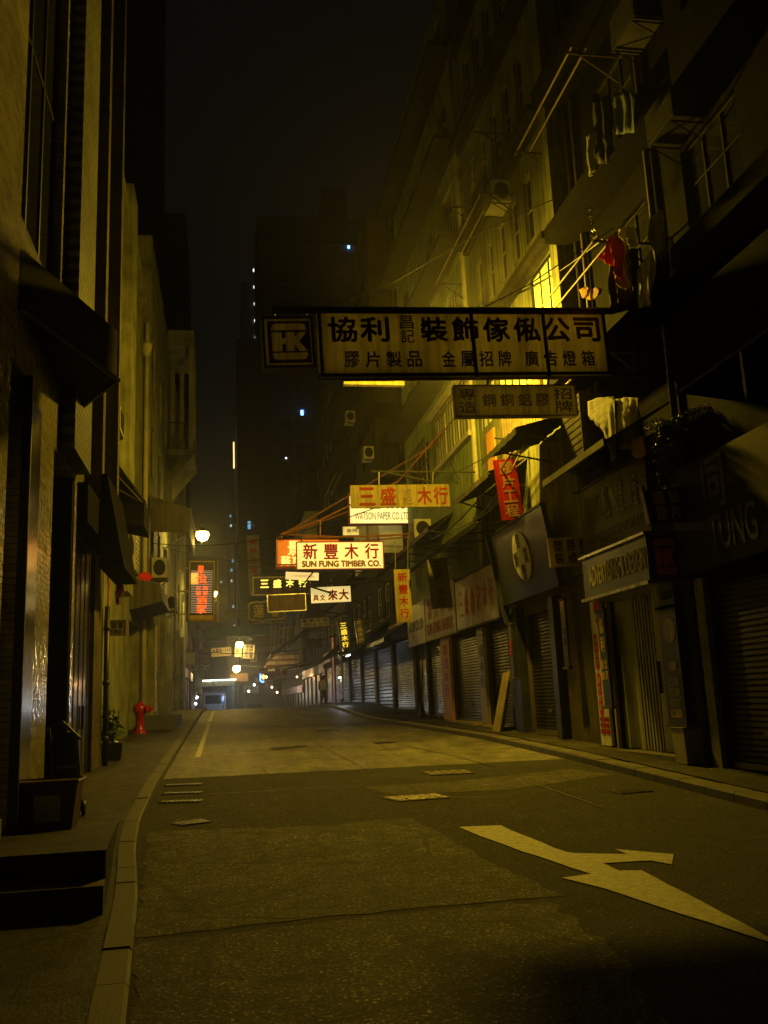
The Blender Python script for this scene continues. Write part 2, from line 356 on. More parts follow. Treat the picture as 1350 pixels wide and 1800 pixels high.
# painted arrow: straight ahead towards us and turning aside
arrow = [(806, 1455), (880, 1452), (995, 1499), (1010, 1501), (1102, 1503), (1080, 1494), (1140, 1499), (1184, 1503), (1180, 1521), (1142, 1514), (1060, 1519), (1088, 1532), (1128, 1532), (1345, 1646), (1370, 1665), (1060, 1563), (987, 1545), (1038, 1538)]
patch("arrow_marking", m_paint, arrow, .009, .008, .3)
s = MB()
def quadstrip(xf, wid, ya, yb):
    vs = []; ys = [ya+.5*k for k in range(int((yb-ya)/.5)+1)]
    for y in ys:
        for k in (0, wid): vs.append((xf(y)+k, y, roadz(xf(y)+k, y)+.0095))
    s.add(vs, [[2*i, 2*i+1, 2*i+3, 2*i+2] for i in range(len(ys)-1)])
quadstrip(lambda y: kl(y)+.45, .12, 21.5, 36); quadstrip(lambda y: kl(y)+.45, .12, 37, 52)
s.build("edge_line", m_paint, road)
# kerbs
def kerb(name, f, side, ya, yb, m, zf, wid=.28):
    y = ya; k = 0; o = MB()
    while y < yb:
        L_ = .72; y2 = min(y+L_, yb); gap = .012
        a, b = f(y), f(y2); ins = wid*side; hz = random.uniform(-.006, .006)
        A = [(a, y, -1), (a+ins, y, -1), (a+ins, y, zf(y)+hz), (a+.02*side, y, zf(y)+hz), (a, y, zf(y)-.025)]
        Bp = [(b, y2-gap, -1), (b+ins, y2-gap, -1), (b+ins, y2-gap, zf(y2)+hz), (b+.02*side, y2-gap, zf(y2)+hz), (b, y2-gap, zf(y2)-.025)]
        for q in A, Bp: q[0] = (q[0][0], q[0][1], roadz(q[0][0], q[0][1])-.3); q[1] = (q[1][0], q[1][1], roadz(q[1][0], q[1][1])-.3)
        o.add(A+Bp, [[0, 1, 2, 3, 4], [9, 8, 7, 6, 5]]+[[i, (i+1) % 5, 5+(i+1) % 5, 5+i] for i in range(5)]); y = y2
    return struct(o.build(name, m))
kerb("kerb", kl, -1, -12, 120, m_kerb, pavL, .17); kerb("kerb", kr, 1, -12, 120, m_kerb, pavR)
def pave(name, fa, fb, zf, ya, yb, m, step=.5):
    vs = []; ys = []; y = ya
    while y <= yb+1e-6: ys.append(y); y += step
    for y in ys:
        for k in range(5): x = fa(y)+(fb(y)-fa(y))*k/4; vs.append((x, y, zf(y)-.012))
    return struct(MB().add(vs, [[i*5+k, i*5+k+1, i*5+k+6, i*5+k+5] for i in range(len(ys)-1) for k in range(4)]).build(name, m))
pave("pavement", lambda y: kl(y)-.17, lambda y: -6, pavL, -12, 120, m_pave)
pave("pavement", lambda y: kr(y)+.28, lambda y: 12, lambda y: pavR(y)+.03, -12, 120, m_pave)
# raised landing and step on the near left pavement
st = MB(); st.prism([(-.88, 7.3, .05), (-.88, 7.3, .5), (-1.3, 12, pavL(12)-.02), (-1.3, 12, .05)], (-2.6, 0, 0))
struct(st.build("pavement_landing", m_pave))
st = MB(); st.prism([(-.86, 7.02, .05), (-.88, 7.295, .05), (-3, 7.295, .05), (-3, 7.02, .05)], (0, 0, .25)); struct(st.build("pavement_steps", m_kerb))
# ------------------------------------------------------------------ facades.  a = distance down the street, z = height, d = out from the wall
class FC:
    def __init__(s, X, out): s.X = X; s.out = out
    def p(s, a, z, d=0): return V((s.X+s.out*d, a, z))
    def box(s, mb, a0, a1, z0, z1, d0, d1):
        x = sorted((s.X+s.out*d0, s.X+s.out*d1)); return mb.box(x[0], x[1], a0, a1, z0, z1)
    def fr(s, a, z, d=0):                        # lettering frame starting at the reader's left
        return Fr(s.p(a, z, d), (0, -1, 0), (0, 0, 1)) if s.out < 0 else Fr(s.p(a, z, d), (0, 1, 0), (0, 0, 1))
    def a(s, px, py): return atX(px, py, s.X).y
    def z(s, px, py): return atX(px, py, s.X).z
def facade(fc, mb, a0, a1, z0, z1, holes, dep=.2, back=7):
    A = sorted({a0, a1, *[h[0] for h in holes], *[h[1] for h in holes]}); Z = sorted({z0, z1, *[h[2] for h in holes], *[h[3] for h in holes]})
    A = [k for k in A if a0 <= k <= a1]; Z = [k for k in Z if z0 <= k <= z1]
    for i in range(len(A)-1):
        for j in range(len(Z)-1):
            am, zm = (A[i]+A[i+1])/2, (Z[j]+Z[j+1])/2
            if any(h[0] < am < h[1] and h[2] < zm < h[3] for h in holes): continue
            mb.quad(fc.p(A[i], Z[j]), fc.p(A[i+1], Z[j]), fc.p(A[i+1], Z[j+1]), fc.p(A[i], Z[j+1]))
    for h in holes:
        q = [(h[0], h[2]), (h[1], h[2]), (h[1], h[3]), (h[0], h[3])]; dd = h[4] if len(h) > 4 and isinstance(h[4], (int, float)) else dep
        for k in range(4):
            (x, y), (x2, y2) = q[k], q[(k+1) % 4]
            mb.quad(fc.p(x, y), fc.p(x2, y2), fc.p(x2, y2, -dd), fc.p(x, y, -dd))
        mb.poly([fc.p(*k, -dd) for k in q])
    b = -back
    mb.quad(fc.p(a0, z0), fc.p(a0, z1), fc.p(a0, z1, b), fc.p(a0, z0, b)); mb.quad(fc.p(a1, z0), fc.p(a1, z1), fc.p(a1, z1, b), fc.p(a1, z0, b))
    mb.quad(fc.p(a0, z1), fc.p(a1, z1), fc.p(a1, z1, b), fc.p(a0, z1, b)); mb.quad(fc.p(a0, z0, b), fc.p(a1, z0, b), fc.p(a1, z1, b), fc.p(a0, z1, b))
def window(par, fc, h, nx=2, nz=1, mf=None, mp=None, t=.05, d=-.1, bars=0):
    a0, a1, z0, z1 = h[:4]; o = MB(); mf = mf or m_frame; mp = mp or m_glass
    e = .003
    fc.box(o, a0+e, a0+t, z0+e, z1-e, d-.03, d+.03); fc.box(o, a1-t, a1-e, z0+e, z1-e, d-.03, d+.03)
    fc.box(o, a0+t, a1-t, z0+e, z0+t, d-.03, d+.03); fc.box(o, a0+t, a1-t, z1-t, z1-e, d-.03, d+.03)
    for k in range(1, nx): a = a0+(a1-a0)*k/nx; fc.box(o, a-t*.4, a+t*.4, z0+t, z1-t, d-.025, d+.025)
    for k in range(1, nz): z = z0+(z1-z0)*k/nz; fc.box(o, a0+t, a1-t, z-t*.35, z+t*.35, d-.02, d+.02)
    w_ = o.build("window", mf, par)
    p = MB(); fc.box(p, a0+t, a1-t, z0+t, z1-t, d-.012, d-.004); p.build("pane", mp, w_)
    if bars:
        b = MB()
        for k in range(bars): a = a0+(a1-a0)*(k+.5)/bars; b.tube([fc.p(a, z0-.05, .12), fc.p(a, z1+.05, .12)], .014, 5)
        for z in (z0, (z0+z1)/2, z1): b.tube([fc.p(a0-.05, z, .12), fc.p(a1+.05, z, .12)], .016, 5)
        b.build("window_grille", m_rust, w_)
    return w_
def shutter(par, fc, h, m=None, d=-.1, pitch=.085):
    a0, a1, z0, z1 = h[:4]; o = MB(); z = z0; vs = []; fs = []
    while z < z1-.02:
        z2 = min(z+pitch, z1); b = len(vs)
        vs += [fc.p(a0, z, d), fc.p(a1, z, d), fc.p(a1, z+pitch*.3, d+.022), fc.p(a0, z+pitch*.3, d+.022), fc.p(a1, z2-.008, d+.012), fc.p(a0, z2-.008, d+.012), fc.p(a1, z2, d), fc.p(a0, z2, d)]
        fs += [[b, b+1, b+2, b+3], [b+3, b+2, b+4, b+5], [b+5, b+4, b+6, b+7]]; z = z2
    s_ = o.add(vs, fs).build("roller_shutter", m or m_shut, par)
    g = MB(); fc.box(g, a0, a1, z0+.004, z0+.09, d+.024, d+.05)
    am = (a0+a1)/2; fc.box(g, am-.12, am+.12, z0+.5, z0+.56, d+.024, d+.05); g.build("bottom_rail", m_grey, s_)
    return s_
def ac_unit(label, fc, a, z, d=.02, w=.8, h=.55, dep=.45, group="air conditioners on the house walls", m=None):
    t = thing("air_conditioner", label, "air conditioner", fc.p(a, z, d), group)
    o = MB(); fc.box(o, a-w/2, a+w/2, z, z+h, d, d+dep); o.build("casing", m or m_ac, t)
    g = MB()
    for k in range(9): zz_ = z+.06+k*(h-.12)/8; fc.box(g, a-w/2+.05, a+w/2-.05, zz_-.012, zz_+.012, d+dep+.002, d+dep+.014)
    g.build("grille", m_black, t)
    f = MB(); n = 20
    c = fc.p(a-w/2-.004, z+h/2, d+dep*.5); f.poly([c+V((fc.out*math.cos(6.283*k/n)*dep*.4, 0, math.sin(6.283*k/n)*h*.4)) for k in range(n)]); f.build("fan_opening", m_dark, t)
    for k in (-1, 1):
        b = MB(); b.tube([fc.p(a+k*w*.4, z-.03, 0), fc.p(a+k*w*.4, z-.03, d+dep)], .02, 4); b.tube([fc.p(a+k*w*.4, z-.35, 0), fc.p(a+k*w*.4, z-.03, d+dep)], .015, 4)
        b.build("bracket", m_rust, t)
    return t
m_wall_mid = M("dim_render", (.065, .06, .044), .9, .5, .7, .35, 25, 0, .5, spec=.06)  # albedo lowered in place of lamplight fading up the row
R1, R2 = FC(7.7, -1), FC(7.4, -1)
# --- near right house: dark, three storeys of ledges over the shops
b1 = thing("tenement_building", "dark sooty tenement on the near right with washing racks and long ledges", "building", (9, 13, 0))
holes = []
for zf in (8.5, 11.9, 15.3, 18.7):
    for a in (8.2, 11.2, 14.3): holes.append((a, a+1.7, zf+.5, zf+1.9))
# window holes, shop holes
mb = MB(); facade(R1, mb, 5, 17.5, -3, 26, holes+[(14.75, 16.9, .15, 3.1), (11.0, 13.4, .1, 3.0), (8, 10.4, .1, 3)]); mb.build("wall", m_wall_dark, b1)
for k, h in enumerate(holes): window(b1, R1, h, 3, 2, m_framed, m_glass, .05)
for k, (z, d) in enumerate(((7.75, .95), (11.1, .75), (14.5, .8), (17.9, .8))):
    o = MB(); R1.box(o, 5, 17.45, z, z+.2, .001, d); R1.box(o, 5, 17.45, z+.2, z+.32, d-.08, d); o.build("ledge", m_ledge, b1)
for a0, a1, z in ((8.4, 11.4, 10.5), (12.2, 14.0, 14.85), (14.9, 16.8, 18.3)):
    o = MB(); fc = FC(R1.X-.9, -1); facade(fc, o, a0, a1, z, z+2.3, [(a0+.5, a1-.5, z+.9, z+1.9)], .1, .895); o.build("enclosed_balcony", m_ledge, b1)
for a in (13.9, 16.95, 17.35): MB().tube([R1.p(a, 3.5, .08), R1.p(a, 25, .08)], .06, 8).build("drain_pipe", m_rust, b1)
# --- lit house
b2 = thing("tenement_building", "lamplit tenement with pale plaster wall and bright window panes behind the big signboard", "building", (9, 23, 0))
h2 = []
for z0 in (12.3, 15.7, 19.1, 22.4):
    for a in (19.2, 20.3, 21.4, 22.5, 23.6): h2.append((a, a+.55, z0, z0+1.7))
lit = [(18.05, 19.75, 9.75, 11.4), (20.1, 22.9, 8.95, 10.3), (23.2, 24.6, 9.0, 10.2)]
mb = MB(); facade(R2, mb, 17.55, 24.95, 3.9, 26, h2+lit); mb.build("wall", m_wall_lit, b2)
for h in h2: window(b2, R2, h, 1, 2, m_frame, m_glass, .04)
for h in lit: window(b2, R2, h, 5 if h[1]-h[0] > 2 else 3, 1, m_black, m_panelit, .05, -.06)
o = MB(); R2.box(o, 17.57, 17.98, 5.6, 25.9, .001, .14); o.build("corner_pilaster", m_wall_lit, b2)
for z, d in ((11.55, .3), (14.8, .4), (18.2, .4), (21.6, .4)):
    o = MB(); R2.box(o, 18.0, 24.9, z, z+.18, .001, d); R2.box(o, 18.0, 24.9, z-.12, z, .001, d*.4); o.build("ledge", m_wall_grey, b2)
o = MB(); R2.box(o, 23.4, 24.1, 7.5, 8.75, .002, .06); o.build("boarded_panel", m_orange, b2)
o = MB(); R2.box(o, 19.4, 22.6, 7.5, 8.75, .002, .09)
for k in range(15): R2.box(o, 19.43+k*.21, 19.53+k*.21, 7.52, 8.73, .09, .11)
o.build("wooden_panel", m_wood, b2)
# --- green-painted house
b3 = thing("tenement_building", "green painted tenement with a barred window glowing in the lamplight above tin awnings", "building", (9, 30, 0))
h3 = [(25.7, 30.4, 9.35, 11.1)]
for z0 in (13.0, 16.4, 19.8, 23.0):
    for a in (26.4, 28.8, 31.2, 33.6): h3.append((a, a+1.3, z0, z0+1.6))
h3.append((31.6, 34.8, 9.2, 10.9))
mb = MB(); facade(R2, mb, 24.98, 36, 3.9, 25.4, h3); mb.build("wall", m_wall_green, b3)
for k, h in enumerate(h3): window(b3, R2, h, 8 if k == 0 else 4, 1 if k == 0 else 2, m_trim if k == 0 else m_frame, m_panelit if k == 0 else m_glass, .06, -.08, 14 if k in (0, len(h3)-1) else 0)
o = MB(); h = h3[0]; R2.box(o, h[0]-.15, h[1]+.15, h[2]-.18, h[2]-.02, .001, .16); R2.box(o, h[0]-.2, h[1]+.2, h[3]+.02, h[3]+.16, .001, .3); o.build("window_surround", m_trim, b3)
for z, d in ((11.9, .9), (15.4, .8), (18.8, .8), (22.2, .8)):
    o = MB(); R2.box(o, 25.1, 35.9, z, z+.16, .001, d); o.build("ledge", m_wall_grey, b3)
o = MB(); o.tube([R2.p(25.15, 4, .1), R2.p(25.15, 25, .1)], .07, 8); o.build("drain_pipe", m_trim, b3); o = MB(); o.tube([R2.p(25.4, 6, .08), R2.p(25.4, 19, .08)], .035, 6); o.build("drain_pipe", m_trim, b3)
# --- houses further up the right side
def row_house(fc, label, a0, a1, h, wm, step, win, balc, seed, base=3.9):
    rnd = random.Random(seed)
    t = thing("tenement_building", label, "building", fc.p((a0+a1)/2, 0, -1)); H = []
    z = 5.2
    while z+2.4 < h:
        n = int((a1-a0-.8)/win)
        for k in range(n):
            a = a0+.6+k*win; H.append((a, a+win*.62, z, z+1.6))
        z += 3.3
    mb = MB(); facade(fc, mb, a0, a1, -3 if base is None else base, h, H, .2, 7); mb.build("wall", wm, t)
    for q in H: window(t, fc, q, 2, 2, m_frame, m_glass, .06)
    z = 7.9
    while z < h-2:
        if balc == 'slab':
            o = MB(); fc.box(o, a0+.3, a1-.3, z, z+.15, .001, .9); o.build("balcony_slab", m_wall_grey, t)
            o = MB(); fc.box(o, a0+.3, a1-.3, z+1.0, z+1.05, .84, .89)
            for k in range(int((a1-a0-.6)/.16)): fc.box(o, a0+.34+k*.16, a0+.36+k*.16, z+.15, z+1.0, .86, .88)
            o.build("balcony_railing", m_rust, t)
        elif balc == 'box':
            o = MB(); f2 = FC(fc.X+fc.out*1.0, fc.out); m_ = a0+(a1-a0)*.12; n_ = a1-(a1-a0)*.12
            facade(f2, o, m_, n_, z-.4, z+2.2, [(m_+.4, (m_+n_)/2-.2, z+.7, z+1.9), ((m_+n_)/2+.2, n_-.4, z+.7, z+1.9)], .12, .995); o.build("enclosed_balcony", m_trim if rnd.random() < .35 else wm, t)
        else:
            o = MB(); fc.box(o, a0+.1, a1-.1, z, z+.2, .001, .35); o.build("ledge", m_wall_grey, t)
        z += 3.3
    if base is not None:
        n = max(1, int((a1-a0)/3.6)); wd = (a1-a0)/n
        zg = (pavR if fc.out < 0 else pavL)((a0+a1)/2)
        HH = [(a0+k*wd+.3, a0+(k+1)*wd-.3, zg, zg+2.9) for k in range(n)]
        mb = MB(); facade(fc, mb, a0, a1, -3, base-.01, HH, .2, 7); mb.build("shop_front", m_wall_buff, t)
        for q in HH: shutter(t, fc, q, m_shut if 43 < q[0] < 51 else m_shutd, pitch=.17 if q[0] > 40 else .085)  # bright steel by the strip light, darker elsewhere to paint the unlit bays
        for q in HH:
            o = MB(); fc.box(o, q[0]-.2, q[1]+.2, q[3]+.05, q[3]+.75, .003, .12); o.build("shop_fascia", rnd.choice([m_brown, m_blue, m_rust, m_redbd, m_navy]), t)
    return t
RF = FC(7.4, -1)
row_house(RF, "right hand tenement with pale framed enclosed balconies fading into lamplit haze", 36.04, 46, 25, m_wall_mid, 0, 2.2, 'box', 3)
row_house(RF, "right hand tenement with railed balcony slabs, third house beyond the green wall", 46.04, 56, 24, m_wall_grey, 0, 2.0, 'slab', 5)
row_house(RF, "right hand tenement with plain ledges far up at the crest of the street", 56.04, 70, 26, m_wall_far, 0, 2.4, 'ledge', 8)
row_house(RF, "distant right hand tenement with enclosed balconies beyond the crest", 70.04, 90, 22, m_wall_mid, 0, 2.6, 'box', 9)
row_house(RF, "last dim tenement on the right before the tower blocks", 90.04, 125, 24, m_wall_far, 0, 3.2, 'slab', 11)
# --- ground floor of the near right houses: shop bays with shutters and piers
sf = thing("shop_building", "ground floor shop with orange pier, roller shutters and cream fascia boards", "shop", R2.p(27, .6, -.5))
zg = lambda a: pavR(a)+.05
HS = [(19.75, 22.0, zg(20.8), zg(20.8)+2.85), (23.55, 25.55, zg(24.5), zg(24.5)+2.9), (26.35, 29.7, zg(28), zg(28)+2.75), (31.3, 33.6, zg(32.5), zg(32.5)+2.7), (33.9, 35.8, zg(35), zg(35)+2.7)]
mb = MB(); facade(R2, mb, 17.6, 36.02, -3, 3.88, HS, .25); mb.build("shop_front", m_wall_buff, sf)
for k, h in enumerate(HS): shutter(sf, R2, h, [m_shutd, m_shutd, m_shutd, m_shut, m_shut][k], -.12)
o = MB(); R2.box(o, 29.75, 31.0, zg(30)-.3, 3.6, .003, .1); o.build("pier", m_orange, sf)
o = MB(); R2.box(o, 25.62, 26.25, zg(26)-.3, 3.4, .003, .1); o.build("pier", m_cream, sf)
o = MB(); R2.box(o, 22.05, 22.65, zg(22)-.3, 3.6, .003, .22); o.build("pier", m_blue, sf)
o = MB(); R2.box(o, 19.4, 19.7, zg(19.5)-.3, 3.6, .003, .22); o.build("pier", m_blue, sf)
l_ = MB(); f_ = R2.fr(30.9, 0, .1); colm(l_, f_, "新豐木行", .28, zg(30)+.75, .85, zg(30)+2.5, .004, .02, .8); l_.build("lettering", m_redtxt, sf)
l_ = MB(); f_ = R2.fr(26.2, 0, .1); colm(l_, f_, "三盛木行", .1, zg(26)+1.0, .52, zg(26)+2.75, .004, .02, .8); l_.build("lettering", m_blktxt, sf)
# steps at the shop doors
o = MB(); R2.box(o, 26.3, 29.7, zg(28)-.3, zg(28)+.02, .003, .35); o.build("door_step", m_wood, sf)
o = MB(); R2.box(o, 23.5, 25.6, zg(24.5)-.3, zg(24.5)+.02, .003, .3); o.build("door_step", m_wood, sf)
# --- towers at the end
def tower(label, x0, x1, y0, dep, h, wm, lights, name="tower_block"):
    t = thing(name, label, "tower", ((x0+x1)/2, y0, -8)); o = MB(); o.box(x0, x1, y0, y0+dep, -8, h); o.build("wall", wm, t)
    return t
def wall_windows(t, x0, x1, y0, z0, z1, nx, nz, m=None):
    for i in range(nx):
        for j in range(nz):
            o = MB(); cx = x0+(x1-x0)*(i+.5)/nx; cz = z0+(z1-z0)*(j+.5)/nz; a = (x1-x0)/nx*.3; b = (z1-z0)/nz*.27
            for k in (-.5, .5): o.box(cx+k*a-a*.5, cx+k*a+a*.5, y0-.12-.02*k, y0-.02, cz-b, cz+b)
            o.build("window", m or m_glass, t)
    
def lit_window(t, px, py, Y, w_, h_, col, s):
    c = atY(px, py, Y-.25); MB().box(c.x-w_/2, c.x+w_/2, Y-.3, Y-.14, c.z-h_/2, c.z+h_/2).build("lit_window", E("window_light", col, s), t)
p0 = atY(452, 378, 150); p1 = atY(682, 380, 150)
tA = tower("broad dark tower block closing the street behind the hanging signs", p0.x, p1.x+12, 150, 20, p0.z, m_wall_far, 0)
q0 = atY(567, 330, 152); q1 = atY(608, 330, 152); MB().box(q0.x, q1.x, 152, 162, p0.z-.1, q0.z).build("roof_house", m_wall_far, tA)
c0 = atY(488, 470, 150); c1 = atY(535, 700, 150); wall_windows(tA, c0.x, c1.x, 150, 10, c0.z, 2, 13)
c2 = atY(590, 470, 150); c3 = atY(660, 700, 150); wall_windows(tA, c2.x, c3.x, 150, 10, c0.z, 3, 13)
o = MB()
for k in range(20): o.box(p0.x-.3, p1.x+12, 149.55, 149.98, 4+k*4.1, 4.6+k*4.1)
o.build("floor_band", m_wall_far, tA)
lit_window(tA, 531, 728, 150, .4, 1.4, (.08, .25, 1), 14); lit_window(tA, 613, 434, 150, .35, .45, (.12, .4, 1), 12); lit_window(tA, 503, 805, 150, .2, .2, (.8, .9, 1), 6)
p0 = atY(424, 495, 190); p1 = atY(450, 495, 190); k0 = atY(449, 400, 192); k1 = atY(472, 400, 192)
tB = tower("slim dark tower with two dotted columns of tiny stair lights", p0.x, atY(473, 495, 190).x, 190, 16, p0.z, m_wall_far, 0)
MB().box(k0.x, k1.x, 193, 205, p0.z-.1, k0.z).build("roof_house", m_wall_far, tB)
for k in range(14):
    y_ = 475+k*29.5; lit_window(tB, 446+k*.75, y_, 190, .25, .6, (.75, .9, 1), 2.5 if k % 3 else 5)
    lit_window(tB, 451+k*.8, y_-7, 190, .15, 1.0, (.6, .65, .6), 1.2)
p0 = atY(411, 722, 230); p1 = atY(425, 722, 230)
tC = tower("low narrow tower edge with evenly spaced white dots of light", p0.x, p1.x+4, 230, 14, p0.z, m_wall_far, 0)
for k in range(17): lit_window(tC, 418.6+k*.28, 755+k*19.6, 230, .42, .42, (.9, .97, 1), 6)
for px_, py_, c_ in ((405, 907, (.15, .4, .7)), (406, 924, (.5, .8, .9)), (409, 986, (.2, .45, 1)), (407, 1002, (.15, .4, 1)), (389, 1023, (.15, .3, .35)), (407, 1021, (.6, .7, .8)), (410, 1066, (.6, .7, .8)), (412, 1100, (.7, .7, .6))): lit_window(tC, px_, py_, 230, .4, .6, c_, 1.0)
p0 = atY(396, 778, 250); tD = tower("short distant block with one tall strip of amber light on its corner", p0.x, p0.x+5, 250, 12, p0.z, m_wall_far, 0)
lit_window(tD, 411, 800, 229, .35, 7, (1, .7, .25), 2.2)
p0 = atY(436, 915, 140); tE = tower("dim block with one blue lit window above the tall red lettered board", p0.x-1.5, p0.x+4, 140, 8, p0.z+30, m_wall_far, 0)
lit_window(tE, 438, 923, 140, .45, 1.2, (.15, .5, .8), .8)
# ------------------------------------------------------------------ left side
lpx = lambda fc, px: fc.a(px, 1100)
LA, LB, LD, LE = FC(-2.2, 1), FC(-2.5, 1), FC(-2.92, 1), FC(-2.72, 1)
a1_ = thing("tiled_building", "near left house faced with glossy buff tiles catching the lamp glare", "building", (-3, 9, 0))
hA = [(6.3, 8.05, 7.0, 9.4), (9.7, 12.1, 6.9, 12.4), (6.3, 8.05, 10.4, 13.2), (6.3, 8.05, 14.2, 17.0), (9.7, 12.1, 13.2, 18), (3, 5.3, 6.6, 9.4), (9.55, 10.15, .3, 5.2, .35), (12.05, 13.75, .3, 4.9, 1.2), (3.0, 5.6, .3, 3.2)]
mb = MB(); facade(LA, mb, 2.5, 13.96, -2, 27, hA, .25); mb.build("wall", m_tile, a1_)
for h in hA[:6]: window(a1_, LA, h, 3, 2, m_black, m_glass, .07, -.15)
shutter(a1_, LA, hA[6], m_shut, -.2); shutter(a1_, LA, hA[8], m_shut, -.2)
o = MB(); LA.box(o, 10.22, 10.95, .28, 5.0, .003, .05); o.build("metal_column", m_copper, a1_)
o = MB(); LA.box(o, 10.16, 10.2, .28, 5.2, .003, .1); o.build("door_frame", m_black, a1_)
o = MB(); LA.box(o, 12.4, 13.9, 5.0, 26, .003, .2); o.build("pier", m_tile2, a1_)
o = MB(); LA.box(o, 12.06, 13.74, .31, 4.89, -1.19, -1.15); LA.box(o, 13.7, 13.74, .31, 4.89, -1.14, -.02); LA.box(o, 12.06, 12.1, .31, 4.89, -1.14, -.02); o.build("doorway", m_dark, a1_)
o = MB(); LA.box(o, 2.6, 9.4, .28, .55, .003, .12); o.build("plinth", m_wall_pale, a1_)
for z in (9.7, 13.5): o = MB(); LA.box(o, 5.5, 8.6, z, z+.2, .003, .25); o.build("ledge", m_tile, a1_)
b_ = thing("apartment_building", "tall left house with vertical concrete fins above the metal door", "building", (-3, 16, 0))
hB = [(14.9, 16.3, z, z+2.0) for z in (6, 9.2, 12.4, 15.6, 18.8)]+[(17.4, 18.7, z, z+2.0) for z in (6, 9.2, 12.4, 15.6, 18.8)]+[(15.4, 18.3, .3, 4.5)]
mb = MB(); facade(LB, mb, 14.0, 19.6, -2, 27, hB, .3); mb.build("wall", m_wall_buff, b_)
for h in hB[:-1]: window(b_, LB, h, 2, 2, m_black, m_glass, .06, -.2)
for a in (14.05, 14.5, 16.7, 19.0): o = MB(); LB.box(o, a, a+.3, 5.3, 26.8, .003, .3); o.build("fin", m_wall_buff, b_)
o = MB()
for k in range(11): LB.box(o, 15.42+k*.26, 15.42+k*.26+.23, .31, 4.45, -.12, -.06-.012*(k % 2))
o.build("folding_door", m_copper, b_)
o = MB(); LB.box(o, 17.3, 17.36, 1.2, 1.6, -.058, -.01); o.build("door_handle", m_black, b_)
o = MB(); LB.box(o, 15.2, 18.5, 4.55, 5.2, .003, .28); o.prism([LB.p(16.6, 4.0, .29), LB.p(16.6, 5.7, .29), LB.p(16.6, 5.7, .4), LB.p(16.6, 4.0, .72)], (0, 2.5, 0)); o.build("door_hood", m_wall_dark, b_)
d_ = thing("plastered_house", "peeling pale plaster house on the left behind the red hydrant", "building", (-3.4, 26, 0))
hD = [(23.4, 24.6, z, z+2) for z in (6.6, 10, 13.2)]+[(27.5, 28.7, z, z+2) for z in (6.6, 10, 13.2)]+[(28.9, 31.8, .7, 4.2, .9)]
mb = MB(); facade(LD, mb, 19.64, 33.4, -2, 15.8, hD, .25); mb.build("wall", m_wall_pale, d_)
for h in hD[:-1]: window(d_, LD, h, 2, 2, m_black, m_glass, .06, -.12)
o = MB(); LD.box(o, 25.0, 26.3, 4.6, 16.6, .003, .35); o.build("pier", m_wall_pale, d_)
o = MB(); LD.box(o, 19.7, 33.3, 15.81, 16.2, -.3, .2); o.build("parapet", m_wall_pale, d_)
o = MB()
for k in range(2): LD.box(o, 29.0+k*1.4, 30.3+k*1.4, .72, 4.1, -.5, -.44)
o.build("door", M("old_green_door", (.06, .09, .06), .6), d_)
o = MB(); o.tube([LD.p(32.6, .8, .12), LD.p(32.6, 15.5, .12)], .09, 8); o.lathe(LD.p(32.6, 14.2, .12), [(.09, 0), (.2, .35), (.2, .5)], 12); o.build("drain_pipe", m_trim, d_)
e_ = thing("balcony_house", "left house with a railed stone balcony bay above the narrow shop piers", "building", (-3.4, 45, 0))
hE = [(a, a+1.6, z, z+2.2) for z in (6.4, 10, 13.6) for a in (34, 37.5, 41, 50, 54, 58)]+[(34.4, 35.4, .9, 4.6, .6), (36.4, 38.6, .9, 4.8, .6), (40.4, 43.4, 1.1, 4.8, .5), (46, 50, 1.2, 5, .5)]
mb = MB(); facade(LE, mb, 33.42, 64, -2, 19.5, hE, .25); mb.build("wall", m_wall_pale, e_)
for h in hE[:18]: window(e_, LE, h, 2, 2, m_black, m_glass, .06, -.12)
for h in hE[18:]: shutter(e_, LE, h, m_shutd, -.15)
for a in (33.6, 35.6, 39.2, 44.2, 51, 56): o = MB(); LE.box(o, a, a+.55, .6, 5.6, .003, .22); o.build("pier", m_wall_pale, e_)
BY0, BY1, BX = 43.6, 47.6, 1.25
o = MB(); LE.box(o, BY0, BY1, 13.5, 13.75, .003, BX); LE.box(o, BY0, BY1, 19.1, 19.9, .003, BX)
o.prism([LE.p(BY0+.1, 13.49, .004), LE.p(BY0+.1, 13.49, BX-.05), LE.p(BY0+.1, 12.0, .004)], (0, .3, 0)); o.prism([LE.p(BY1-.4, 13.49, .004), LE.p(BY1-.4, 13.49, BX-.05), LE.p(BY1-.4, 12.0, .004)], (0, .3, 0))
for a in (BY0+.02, BY1-.25): LE.box(o, a, a+.22, 13.76, 19.09, BX-.24, BX-.02)
for d in (.1, .55): LE.box(o, BY0+.5, BY0+.62, 13.76, 18, d, d+.2)
o.build("balcony", m_wall_pale, e_)
o = MB(); LE.box(o, BY0+.05, BY0+.1, 15.1, 15.16, .1, BX-.25); LE.box(o, BY0+.25, BY1-.26, 15.1, 15.16, BX-.1, BX-.04)
for k in range(8): LE.box(o, BY0+.06, BY0+.08, 13.76, 15.1, .15+k*.12, .17+k*.12)
for k in range(24): LE.box(o, BY0+.3+k*.14, BY0+.32+k*.14, 13.76, 15.1, BX-.08, BX-.06)
o.build("balcony_railing", m_black, e_)
tower("black tower rising out of the frame on the left", -8.5, atY(272, 150, 66).x, 66, 12, 75, m_wall_dark, 0)
p0 = atY(270, 375, 90); p1 = atY(326, 400, 90)
tF = tower("stepped dark block on the left behind the balcony bay", p0.x-3, p1.x, 90, 14, atY(300, 375, 90).z, m_wall_dark, 0)
MB().box(p0.x-3, atY(285, 300, 92).x, 92, 102, atY(300, 375, 90).z-.1, atY(280, 350, 90).z).build("roof_house", m_wall_dark, tF)
